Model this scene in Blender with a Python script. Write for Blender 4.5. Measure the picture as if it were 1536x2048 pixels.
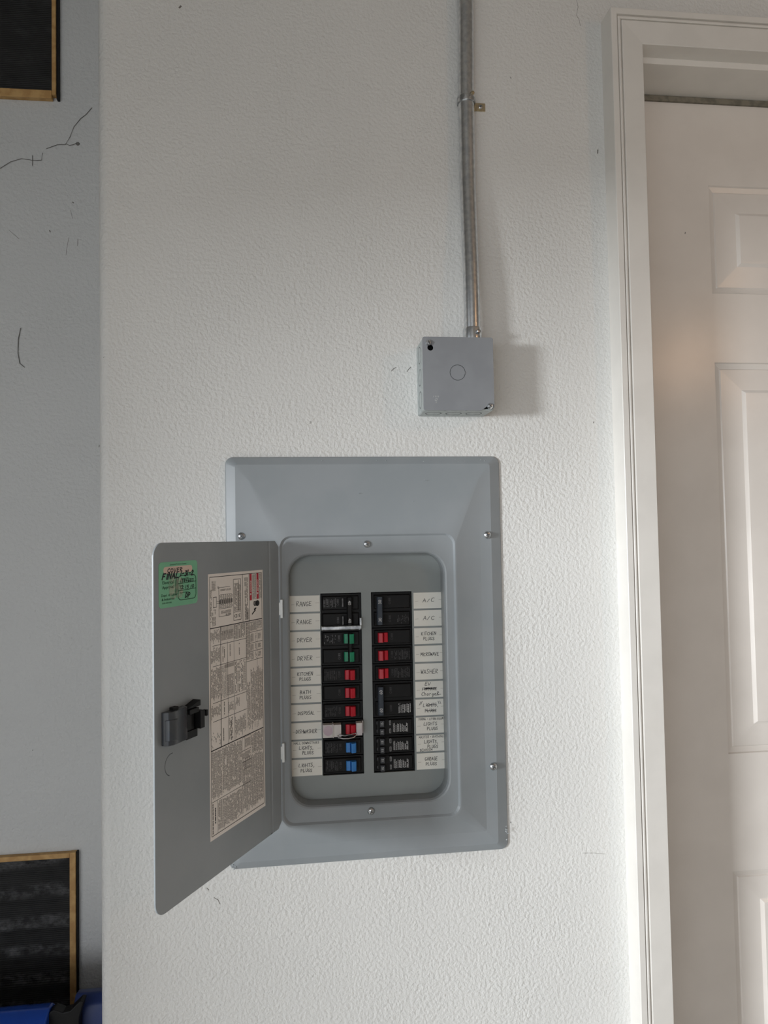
import bpy, math, random
from mathutils import Vector, Matrix

# ------------------------------------------------------------------ scene, camera, light
for o in list(bpy.data.objects):
    bpy.data.objects.remove(o)
SC = bpy.context.scene
COL = SC.collection
S = 0.0254            # everything is measured in inches: x right, y into the wall, z relative to eye level
HZ = 53.0             # eye level above the garage floor
DIST = 41.5           # camera to wall
random.seed(7)

def W(p):
    return Vector((p[0] * S, p[1] * S, (p[2] + HZ) * S))

SC.view_settings.view_transform = 'Standard'
SC.view_settings.look = 'None'
SC.view_settings.gamma = 1.0
SC.view_settings.use_curve_mapping = False
SC.view_settings.exposure = 0.0

cam = bpy.data.cameras.new('camera')
cam.sensor_fit = 'VERTICAL'
cam.sensor_height = 24.0
cam.sensor_width = 18.0
cam.lens = 1480.0 / 2048.0 * 24.0
cam.clip_start = 0.01
cam_o = bpy.data.objects.new('camera', cam)
COL.objects.link(cam_o)
yaw, pitch, roll = math.radians(6.648), math.radians(2.150), math.radians(-1.040)
fw = Vector((math.sin(yaw) * math.cos(pitch), math.cos(yaw) * math.cos(pitch), math.sin(pitch)))
rt = Vector((math.cos(yaw), -math.sin(yaw), 0))
up = rt.cross(fw)
r2 = math.cos(roll) * rt + math.sin(roll) * up
u2 = -math.sin(roll) * rt + math.cos(roll) * up
m = Matrix((r2, u2, -fw)).transposed().to_4x4()
m.translation = W((0, -DIST, 0))
cam_o.matrix_world = m
SC.camera = cam_o

world = bpy.data.worlds.new('world')
SC.world = world
world.use_nodes = True
bg = world.node_tree.nodes['Background']
bg.inputs[0].default_value = (0.75, 0.85, 1.0, 1)
bg.inputs[1].default_value = 0.3

def area_light(name, loc, target, w, h, power, color, spread=180.0):
    l = bpy.data.lights.new(name, 'AREA')
    l.shape = 'RECTANGLE'
    l.size, l.size_y = w * S, h * S
    l.energy = power
    l.color = color
    l.spread = math.radians(spread)
    o = bpy.data.objects.new(name, l)
    COL.objects.link(o)
    o.location = W(loc)
    o.rotation_euler = (W(target) - W(loc)).to_track_quat('-Z', 'Y').to_euler()
    return o

# daylight entering by the side window (left) and by the open garage door (behind), a warm bulb at the right
area_light('side_window_daylight', (-212, -137, 10), (8, 0, 6), 37, 43, 448.0, (0.94, 0.985, 1.03))
area_light('garage_door_daylight', (-100, -236, -8), (0, 0, -20), 186, 66, 85.0, (0.955, 0.985, 1.03))
wl = bpy.data.lights.new('warm_bulb', 'POINT')
wl.energy = 6.0
wl.color = (1.0, 0.56, 0.28)
wl.shadow_soft_size = 3.0 * S
wlo = bpy.data.objects.new('warm_bulb', wl)
COL.objects.link(wlo)
wlo.location = W((60, -60, 27))

# ------------------------------------------------------------------ materials
def lin(c):
    out = []
    for v in c:
        v = v / 255.0
        out.append(v / 12.92 if v <= 0.04045 else ((v + 0.055) / 1.055) ** 2.4)
    return (out[0], out[1], out[2], 1.0)

def mat(name, c, rough=0.5, metal=0.0, c2=None, nscale=60.0, bump=0.0, bscale=400.0, bdist=0.0005, spec=0.5,
        rvar=0.0, lo=0.4, hi=0.6, detail=4.0):
    mt = bpy.data.materials.new(name)
    mt.use_nodes = True
    nt = mt.node_tree
    b = nt.nodes['Principled BSDF']
    b.inputs['Roughness'].default_value = rough
    b.inputs['Metallic'].default_value = metal
    b.inputs['Specular IOR Level'].default_value = spec
    tc = nt.nodes.new('ShaderNodeTexCoord')
    no = nt.nodes.new('ShaderNodeTexNoise')
    no.inputs['Scale'].default_value = nscale
    no.inputs['Detail'].default_value = detail
    nt.links.new(tc.outputs['Object'], no.inputs['Vector'])
    rp = nt.nodes.new('ShaderNodeValToRGB')
    rp.color_ramp.elements[0].position = lo
    rp.color_ramp.elements[1].position = hi
    rp.color_ramp.elements[0].color = lin(c)
    rp.color_ramp.elements[1].color = lin(c2 if c2 else [min(255, v * 1.03 + 1) for v in c])
    nt.links.new(no.outputs['Fac'], rp.inputs['Fac'])
    nt.links.new(rp.outputs['Color'], b.inputs['Base Color'])
    if rvar:
        mr = nt.nodes.new('ShaderNodeMapRange')
        mr.inputs['To Min'].default_value = rough - rvar
        mr.inputs['To Max'].default_value = rough + rvar
        nt.links.new(no.outputs['Fac'], mr.inputs['Value'])
        nt.links.new(mr.outputs['Result'], b.inputs['Roughness'])
    if bump:
        n2 = nt.nodes.new('ShaderNodeTexNoise')
        n2.inputs['Scale'].default_value = bscale
        n2.inputs['Detail'].default_value = 3.0
        nt.links.new(tc.outputs['Object'], n2.inputs['Vector'])
        bp = nt.nodes.new('ShaderNodeBump')
        bp.inputs['Strength'].default_value = bump
        bp.inputs['Distance'].default_value = bdist
        nt.links.new(n2.outputs['Fac'], bp.inputs['Height'])
        nt.links.new(bp.outputs['Normal'], b.inputs['Normal'])
    return mt

def wall_mat(name, c, strength, speck=True, dist=0.0011, scale=150.0):
    """painted drywall with an orange-peel spray texture, a few dark specks"""
    mt = bpy.data.materials.new(name)
    mt.use_nodes = True
    nt = mt.node_tree
    b = nt.nodes['Principled BSDF']
    b.inputs['Roughness'].default_value = 0.52
    b.inputs['Specular IOR Level'].default_value = 0.35
    tc = nt.nodes.new('ShaderNodeTexCoord')
    n1 = nt.nodes.new('ShaderNodeTexNoise')
    n1.inputs['Scale'].default_value = scale
    n1.inputs['Detail'].default_value = 2.0
    n1.inputs['Roughness'].default_value = 0.45
    n1.inputs['Distortion'].default_value = 0.0
    nt.links.new(tc.outputs['Object'], n1.inputs['Vector'])
    r1 = nt.nodes.new('ShaderNodeValToRGB')
    r1.color_ramp.interpolation = 'LINEAR'
    r1.color_ramp.elements[0].position = 0.25
    r1.color_ramp.elements[1].position = 0.75
    nt.links.new(n1.outputs['Fac'], r1.inputs['Fac'])
    n0 = nt.nodes.new('ShaderNodeTexNoise')     # where the spray lies thicker or thinner
    n0.inputs['Scale'].default_value = 6.0
    nt.links.new(tc.outputs['Object'], n0.inputs['Vector'])
    ml = nt.nodes.new('ShaderNodeMath')
    ml.operation = 'MULTIPLY'
    nt.links.new(r1.outputs['Color'], ml.inputs[0])
    ad = nt.nodes.new('ShaderNodeMath')
    ad.operation = 'ADD'
    ad.inputs[1].default_value = 0.35
    nt.links.new(n0.outputs['Fac'], ad.inputs[0])
    nt.links.new(ad.outputs[0], ml.inputs[1])
    bp = nt.nodes.new('ShaderNodeBump')
    bp.inputs['Strength'].default_value = strength
    bp.inputs['Distance'].default_value = dist
    nt.links.new(ml.outputs[0], bp.inputs['Height'])
    nt.links.new(bp.outputs['Normal'], b.inputs['Normal'])
    # colour: faint mottling, rare specks
    n3 = nt.nodes.new('ShaderNodeTexNoise')
    n3.inputs['Scale'].default_value = 4.0
    n3.inputs['Detail'].default_value = 5.0
    nt.links.new(tc.outputs['Object'], n3.inputs['Vector'])
    r3 = nt.nodes.new('ShaderNodeValToRGB')
    r3.color_ramp.elements[0].position = 0.3
    r3.color_ramp.elements[1].position = 0.7
    r3.color_ramp.elements[0].color = lin([v * 0.975 for v in c])
    r3.color_ramp.elements[1].color = lin(c)
    nt.links.new(n3.outputs['Fac'], r3.inputs['Fac'])
    src = r3.outputs['Color']
    if speck:
        n4 = nt.nodes.new('ShaderNodeTexNoise')
        n4.inputs['Scale'].default_value = 75.0
        n4.inputs['Detail'].default_value = 2.0
        nt.links.new(tc.outputs['Object'], n4.inputs['Vector'])
        r4 = nt.nodes.new('ShaderNodeValToRGB')
        r4.color_ramp.elements[0].position = 0.765
        r4.color_ramp.elements[1].position = 0.80
        nt.links.new(n4.outputs['Fac'], r4.inputs['Fac'])
        mx = nt.nodes.new('ShaderNodeMix')
        mx.data_type = 'RGBA'
        nt.links.new(r4.outputs['Color'], mx.inputs['Factor'])
        nt.links.new(src, mx.inputs['A'])
        mx.inputs['B'].default_value = lin((95, 92, 88))
        src = mx.outputs['Result']
    nt.links.new(src, b.inputs['Base Color'])
    return mt

M = {}
M['wall'] = wall_mat('white_textured_wall_paint', (226, 225, 221), 0.8, dist=0.0013, scale=215.0)
M['wall2'] = wall_mat('grey_white_textured_wall_paint', (216, 217, 216), 0.8, dist=0.0014, scale=170.0)
M['room'] = wall_mat('plain_room_paint', (170, 166, 160), 0.2, False)
M['floor'] = mat('concrete_floor', (150, 147, 140), 0.75, c2=(168, 165, 158), nscale=6, bump=0.3, bscale=120)
M['trim'] = mat('white_trim_paint', (225, 221, 214), 0.38, c2=(229, 225, 218), nscale=20, bump=0.08, bscale=150, bdist=0.0003)
M['door'] = mat('white_door_paint', (224, 217, 209), 0.25, c2=(228, 221, 213), nscale=12, bump=0.12, bscale=420, bdist=0.0002)
M['gasket'] = mat('grey_weatherstrip', (128, 122, 108), 0.7, c2=(104, 100, 88), nscale=90)
M['paint'] = mat('grey_panel_enamel', (145, 151, 154), 0.38, c2=(150, 155, 158), nscale=14, bump=0.05, bscale=700, bdist=0.0002)
M['paint_worn'] = mat('grey_panel_enamel_scuffed', (145, 151, 154), 0.38, c2=(150, 155, 158), nscale=14, bump=0.06, bscale=700, bdist=0.0002)
M['scuff'] = mat('bare_scuffed_paint', (188, 194, 196), 0.5, c2=(150, 156, 160), nscale=500)
M['black'] = mat('black_moulded_plastic', (14, 14, 15), 0.5, c2=(18, 17, 17), nscale=80, spec=0.3)
M['black2'] = mat('charcoal_plastic', (44, 46, 50), 0.38, c2=(50, 52, 56), nscale=80)
M['blue_black'] = mat('slate_handle_plastic', (52, 60, 70), 0.4, c2=(60, 68, 78), nscale=90)
M['latch'] = mat('dark_grey_latch_plastic', (60, 64, 70), 0.25, c2=(64, 67, 70), nscale=60)
M['red'] = mat('red_toggle_plastic', (190, 18, 40), 0.42, c2=(198, 24, 46), nscale=90)
M['green'] = mat('green_toggle_plastic', (20, 132, 94), 0.42, c2=(26, 142, 102), nscale=90)
M['blue'] = mat('blue_toggle_plastic', (52, 124, 196), 0.42, c2=(60, 134, 206), nscale=90)
M['paper'] = mat('cream_label_card', (243, 241, 232), 0.7, c2=(246, 245, 237), nscale=25)
M['ink'] = mat('black_pen_ink', (30, 30, 36), 0.6, c2=(40, 40, 46), nscale=200)
M['pencil'] = mat('thin_grey_guide_line', (168, 164, 154), 0.7, c2=(150, 146, 138), nscale=200)
M['label'] = mat('white_wiring_label', (246, 237, 228), 0.5, c2=(248, 240, 232), nscale=15)
M['print'] = mat('grey_label_print', (112, 106, 101), 0.6, c2=(134, 128, 122), nscale=260)
M['printk'] = mat('black_label_print', (34, 30, 30), 0.6, c2=(40, 36, 36), nscale=260)
M['redprint'] = mat('red_label_print', (186, 34, 52), 0.5, c2=(192, 40, 58), nscale=60)
M['sticker'] = mat('green_approval_sticker', (122, 192, 152), 0.45, c2=(128, 198, 157), nscale=30)
M['stickertan'] = mat('tan_sticker_window', (222, 196, 178), 0.5, c2=(226, 202, 185), nscale=40)
M['tan2'] = mat('worn_tan_seal', (172, 184, 160), 0.6, c2=(124, 178, 142), nscale=260)
M['dkgreen'] = mat('dark_green_print', (22, 70, 46), 0.6, c2=(28, 78, 52), nscale=80)
M['white_print'] = mat('white_breaker_print', (205, 205, 205), 0.6, c2=(190, 190, 190), nscale=150)
M['faint_print'] = mat('faded_breaker_print', (74, 73, 74), 0.6, c2=(58, 57, 58), nscale=300)
M['zinc'] = mat('bright_zinc', (228, 230, 231), 0.3, 1.0, c2=(170, 173, 176), nscale=140, rvar=0.08)
M['galv'] = mat('galvanized_steel_tube', (228, 230, 232), 0.25, 1.0, c2=(206, 210, 214), nscale=150, rvar=0.05, bump=0.06, bscale=200, bdist=0.0002)
M['galvbox'] = mat('galvanized_box_steel', (184, 190, 189), 0.45, 0.35, c2=(166, 173, 172), nscale=180)
M['coverplate'] = mat('grey_steel_cover_plate', (143, 146, 150), 0.42, 0.15, c2=(148, 151, 155), nscale=30)
M['brass'] = mat('yellow_zinc_strap', (206, 190, 158), 0.34, 0.9, c2=(188, 172, 140), nscale=160)
M['tab'] = mat('pale_zinc_hinge_tab', (232, 233, 230), 0.4, 0.3, c2=(222, 224, 222), nscale=120)
M['slot'] = mat('grey_screw_slot', (96, 97, 98), 0.5, 0.4, c2=(110, 111, 112), nscale=200)
M['dark'] = mat('void_shade', (8, 8, 9), 0.8, c2=(10, 10, 11), nscale=80)  # near-black colour stands in for shade inside holes and gaps
M['wood'] = mat('pine_frame_strip', (206, 166, 108), 0.6, c2=(186, 144, 88), nscale=70)
M['carblue'] = mat('glossy_blue_shell', (22, 66, 158), 0.22, c2=(26, 72, 168), nscale=20)
M['darkblue'] = mat('dull_blue_shell', (24, 44, 98), 0.5, c2=(28, 50, 108), nscale=20)
M['web'] = mat('dusty_cobweb', (128, 126, 122), 0.9, c2=(98, 96, 92), nscale=100)
M['dead'] = mat('grey_dead_front_enamel', (146, 152, 151), 0.42, c2=(150, 156, 155), nscale=14)
M['tag'] = mat('pale_lock_plastic', (214, 210, 205), 0.4, c2=(204, 196, 198), nscale=60)
M['tagpink'] = mat('faded_pink_disc', (196, 176, 186), 0.5, c2=(202, 184, 192), nscale=60)

# dusty ribbed black sheet (fine horizontal ribs, chalky dust in patches)
def ribbed(name, dust):
    mt = mat(name, (26, 26, 26), 0.75, c2=(33, 33, 33), nscale=40)
    nt = mt.node_tree
    b = nt.nodes['Principled BSDF']
    tc = nt.nodes.new('ShaderNodeTexCoord')
    wv = nt.nodes.new('ShaderNodeTexWave')
    wv.bands_direction = 'Z'
    wv.inputs['Scale'].default_value = 95.0
    nt.links.new(tc.outputs['Object'], wv.inputs['Vector'])
    bp = nt.nodes.new('ShaderNodeBump')
    bp.inputs['Strength'].default_value = 0.6
    bp.inputs['Distance'].default_value = 0.001
    nt.links.new(wv.outputs['Fac'], bp.inputs['Height'])
    nt.links.new(bp.outputs['Normal'], b.inputs['Normal'])
    mp = nt.nodes.new('ShaderNodeMapping')
    mp.inputs['Scale'].default_value = (40, 40, 70)
    mp.inputs['Rotation'].default_value = (0, math.radians(-9), 0)
    nt.links.new(tc.outputs['Object'], mp.inputs['Vector'])
    no = nt.nodes.new('ShaderNodeTexNoise')
    no.inputs['Scale'].default_value = 1.0
    no.inputs['Detail'].default_value = 8.0
    no.inputs['Roughness'].default_value = 0.75
    nt.links.new(mp.outputs['Vector'], no.inputs['Vector'])
    rp = nt.nodes.new('ShaderNodeValToRGB')
    rp.color_ramp.elements[0].position = 0.44
    rp.color_ramp.elements[1].position = 0.72
    nt.links.new(no.outputs['Fac'], rp.inputs['Fac'])
    mu = nt.nodes.new('ShaderNodeMath')
    mu.operation = 'MULTIPLY'
    w2 = nt.nodes.new('ShaderNodeTexWave')
    w2.bands_direction = 'Z'
    w2.inputs['Scale'].default_value = 6.685
    w2.inputs['Distortion'].default_value = 2.0
    w2.inputs['Detail'].default_value = 2.0
    nt.links.new(tc.outputs['Object'], w2.inputs['Vector'])
    r2 = nt.nodes.new('ShaderNodeValToRGB')
    r2.color_ramp.elements[0].position = 0.45
    r2.color_ramp.elements[1].position = 0.95
    r2.color_ramp.elements[0].color = (0.06, 0.06, 0.06, 1)
    nt.links.new(w2.outputs['Fac'], r2.inputs['Fac'])
    m2 = nt.nodes.new('ShaderNodeMath')
    m2.operation = 'MULTIPLY'
    m2.inputs[1].default_value = dust
    nt.links.new(r2.outputs['Color'], m2.inputs[0])
    nt.links.new(m2.outputs[0], mu.inputs[1])
    nt.links.new(rp.outputs['Color'], mu.inputs[0])
    mx = nt.nodes.new('ShaderNodeMix')
    mx.data_type = 'RGBA'
    old = b.inputs['Base Color'].links[0].from_socket
    nt.links.new(mu.outputs[0], mx.inputs['Factor'])
    nt.links.new(old, mx.inputs['A'])
    mx.inputs['B'].default_value = lin((150, 150, 152))
    nt.links.new(mx.outputs['Result'], b.inputs['Base Color'])
    return mt
M['ribbed'] = ribbed('dusty_black_ribbed_sheet', 0.42)
M['ribbed2'] = ribbed('black_ribbed_sheet', 0.06)

# ------------------------------------------------------------------ mesh builder
class MB:
    def __init__(self, tf=None):
        self.v, self.f, self.tf = [], [], tf

    def add(self, pts, faces):
        n = len(self.v)
        if self.tf:
            pts = [self.tf(*p) for p in pts]
        self.v += [tuple(p) for p in pts]
        self.f += [tuple(i + n for i in f) for f in faces]
        return self

    def box(self, x0, x1, y0, y1, z0, z1):
        p = [(x0, y0, z0), (x1, y0, z0), (x1, y1, z0), (x0, y1, z0), (x0, y0, z1), (x1, y0, z1), (x1, y1, z1), (x0, y1, z1)]
        return self.add(p, [(0, 3, 2, 1), (4, 5, 6, 7), (0, 1, 5, 4), (1, 2, 6, 5), (2, 3, 7, 6), (3, 0, 4, 7)])

    def quad(self, a, b, c, d):
        return self.add([a, b, c, d], [(0, 1, 2, 3)])

    def loops(self, ls, cap0=False, cap1=False, closed=True):
        n = len(ls[0])
        pts = [p for l in ls for p in l]
        fs = []
        for k in range(len(ls) - 1):
            for i in range(n if closed else n - 1):
                j = (i + 1) % n
                fs.append((k * n + i, k * n + j, (k + 1) * n + j, (k + 1) * n + i))
        if cap0:
            fs.append(tuple(range(n))[::-1])
        if cap1:
            fs.append(tuple((len(ls) - 1) * n + i for i in range(n)))
        return self.add(pts, fs)

    def prism_z(self, prof, z0, z1):           # prof: (x, y)
        return self.loops([[(x, y, z0) for x, y in prof], [(x, y, z1) for x, y in prof]], True, True)

    def prism_y(self, prof, y0, y1):           # prof: (x, z)
        return self.loops([[(x, y0, z) for x, z in prof], [(x, y1, z) for x, z in prof]], True, True)

    def prism_x(self, prof, x0, x1):           # prof: (y, z)
        return self.loops([[(x0, y, z) for y, z in prof], [(x1, y, z) for y, z in prof]], True, True)

    def tube(self, path, r, seg=16, caps=True):
        ls = []
        for i, p in enumerate(path):
            p = Vector(p)
            a = Vector(path[max(0, i - 1)])
            b = Vector(path[min(len(path) - 1, i + 1)])
            t = (b - a).normalized()
            ref = Vector((0, 0, 1)) if abs(t.z) < 0.9 else Vector((1, 0, 0))
            n1 = t.cross(ref).normalized()
            n2 = t.cross(n1)
            rr = r[i] if isinstance(r, (list, tuple)) else r
            ls.append([tuple(p + rr * (math.cos(2 * math.pi * k / seg) * n1 + math.sin(2 * math.pi * k / seg) * n2)) for k in range(seg)])
        return self.loops(ls, caps, caps)

    def dome(self, c, axis, prof, seg=16):       # prof: list of (radius, height along axis)
        ax = Vector(axis).normalized()
        ref = Vector((0, 0, 1)) if abs(ax.z) < 0.9 else Vector((1, 0, 0))
        n1 = ax.cross(ref).normalized()
        n2 = ax.cross(n1)
        ls = []
        for r, h in prof:
            ls.append([tuple(Vector(c) + ax * h + r * (math.cos(2 * math.pi * k / seg) * n1 + math.sin(2 * math.pi * k / seg) * n2)) for k in range(seg)])
        return self.loops(ls, True, True)

    def ribbon(self, pts, w, y):                # flat pen stroke in the xz plane at depth y
        for i in range(len(pts) - 1):
            (x0, z0), (x1, z1) = pts[i], pts[i + 1]
            dx, dz = x1 - x0, z1 - z0
            L = math.hypot(dx, dz) or 1e-6
            ex, ez = dx / L * w * 0.4, dz / L * w * 0.4
            nx, nz = -dz / L * w / 2, dx / L * w / 2
            self.quad((x0 - ex - nx, y, z0 - ez - nz), (x1 + ex - nx, y, z1 + ez - nz), (x1 + ex + nx, y, z1 + ez + nz), (x0 - ex + nx, y, z0 - ez + nz))
        return self

    def mesh(self, name, org):
        me = bpy.data.meshes.new(name)
        me.from_pydata([((x - org[0]) * S, (y - org[1]) * S, (z - org[2]) * S) for x, y, z in self.v], [], self.f)
        me.update()
        return me

ORG = {}        # inch origin of each object

def setup(o, me, mt, smooth, bevel, fix=True):
    if fix:
        import bmesh
        b = bmesh.new()
        b.from_mesh(me)
        bmesh.ops.recalc_face_normals(b, faces=b.faces)
        b.to_mesh(me)
        b.free()
    if mt is not None and not me.materials:
        me.materials.append(mt)
    if smooth:
        for p in me.polygons:
            p.use_smooth = True
        me.set_sharp_from_angle(angle=math.radians(smooth))
    if bevel:
        bv = o.modifiers.new('bevel', 'BEVEL')
        bv.width = bevel * S
        bv.segments = 2
        bv.limit_method = 'ANGLE'
        bv.angle_limit = math.radians(35)

def build(mb, name, mt, parent=None, org=None, smooth=0, bevel=0, fix=True):
    """one mesh object from world-inch vertices; a child keeps its parent's origin"""
    if org is None:
        if parent is not None:
            org = ORG[parent.name]
        else:
            xs, ys, zs = zip(*mb.v)
            org = ((min(xs) + max(xs)) / 2, (min(ys) + max(ys)) / 2, min(zs))
    me = mb.mesh(name, org)
    o = bpy.data.objects.new(name, me)
    COL.objects.link(o)
    if parent is not None:
        o.parent = parent
        po = ORG[parent.name]
        o.location = ((org[0] - po[0]) * S, (org[1] - po[1]) * S, (org[2] - po[2]) * S)
    else:
        o.location = W(org)
    ORG[o.name] = org
    setup(o, me, mt, smooth, bevel, fix)
    return o

def attach(me, name, parent, loc=(0, 0, 0)):
    """child object of a shared mesh, placed in the parent's local inches"""
    o = bpy.data.objects.new(name, me)
    COL.objects.link(o)
    o.parent = parent
    o.location = (loc[0] * S, loc[1] * S, loc[2] * S)
    po = ORG[parent.name]
    ORG[o.name] = (po[0] + loc[0], po[1] + loc[1], po[2] + loc[2])
    return o

def thing(name, org, label, cat, group=None):
    o = bpy.data.objects.new(name, None)
    COL.objects.link(o)
    o.empty_display_size = 0.02
    o.location = W(org)
    ORG[o.name] = org
    tag(o, label, cat, group)
    return o

def tag(o, label, cat, group=None):
    o['label'] = label
    o['category'] = cat
    if group:
        o['group'] = group
    return o

def struct(o, label=None):
    o['kind'] = 'structure'
    if label:
        o['label'] = label
    return o

def rrect(x0, x1, z0, z1, r, n=6):
    """rounded rectangle in (x, z), counter-clockwise from lower right; n+1 points per corner"""
    out = []
    r = max(r, 1e-4)
    for cx, cz, a0 in ((x1 - r, z0 + r, -90), (x1 - r, z1 - r, 0), (x0 + r, z1 - r, 90), (x0 + r, z0 + r, 180)):
        for k in range(n + 1):
            a = math.radians(a0 + 90 * k / n)
            out.append((cx + r * math.cos(a), cz + r * math.sin(a)))
    return out

def circle(cx, cz, r, n=20):
    return [(cx + r * math.cos(2 * math.pi * k / n), cz + r * math.sin(2 * math.pi * k / n)) for k in range(n)]

def plate_mb(outlines, y0, y1, tf=None):
    """flat plate of given outlines (first the rim, then holes) between depths y0 and y1"""
    cu = bpy.data.curves.new('plate', 'CURVE')
    cu.dimensions = '2D'
    cu.fill_mode = 'BOTH'
    for ol in outlines:
        sp = cu.splines.new('POLY')
        sp.points.add(len(ol) - 1)
        for i, (x, z) in enumerate(ol):
            sp.points[i].co = (x, z, 0, 1)
        sp.use_cyclic_u = True
    ob = bpy.data.objects.new('plate', cu)
    me = bpy.data.meshes.new_from_object(ob)
    n = len(me.vertices)
    vs = [v.co.copy() for v in me.vertices]
    fs = [tuple(p.vertices) for p in me.polygons]
    cnt = {}
    for f in fs:
        for i in range(len(f)):
            e = (f[i], f[(i + 1) % len(f)])
            cnt[tuple(sorted(e))] = cnt.get(tuple(sorted(e)), 0) + 1
    side = [e for e, c in cnt.items() if c == 1]
    mb = MB(tf)
    pts = [(v.x, y0, v.y) for v in vs] + [(v.x, y1, v.y) for v in vs]
    faces = fs + [tuple(i + n for i in f[::-1]) for f in fs] + [(a, b, b + n, a + n) for a, b in side]
    mb.add(pts, faces)
    bpy.data.objects.remove(ob)
    bpy.data.curves.remove(cu)
    bpy.data.meshes.remove(me)
    return mb

_tc = {}
def type_mb(mb, text, x, z, h, y, rot=0, align='CENTER', sx=1.0, bold=0.0):
    """printed lettering as flat geometry in the xz plane"""
    key = (text, align, bold)
    if key not in _tc:
        cu = bpy.data.curves.new('type', 'FONT')
        cu.body = text
        cu.align_x = align
        cu.resolution_u = 2
        cu.offset = bold
        ob = bpy.data.objects.new('type', cu)
        me = bpy.data.meshes.new_from_object(ob)
        _tc[key] = ([v.co.copy() for v in me.vertices], [tuple(p.vertices) for p in me.polygons])
        bpy.data.objects.remove(ob)
        bpy.data.curves.remove(cu)
        bpy.data.meshes.remove(me)
    vs, fs = _tc[key]
    k = h / 0.69
    c, s = math.cos(math.radians(rot)), math.sin(math.radians(rot))
    pts = []
    for v in vs:
        px, pz = v.x * k * sx, (v.y - 0.345) * k
        pts.append((x + c * px - s * pz, y, z + s * px + c * pz))
    mb.add(pts, fs)
    return mb

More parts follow.
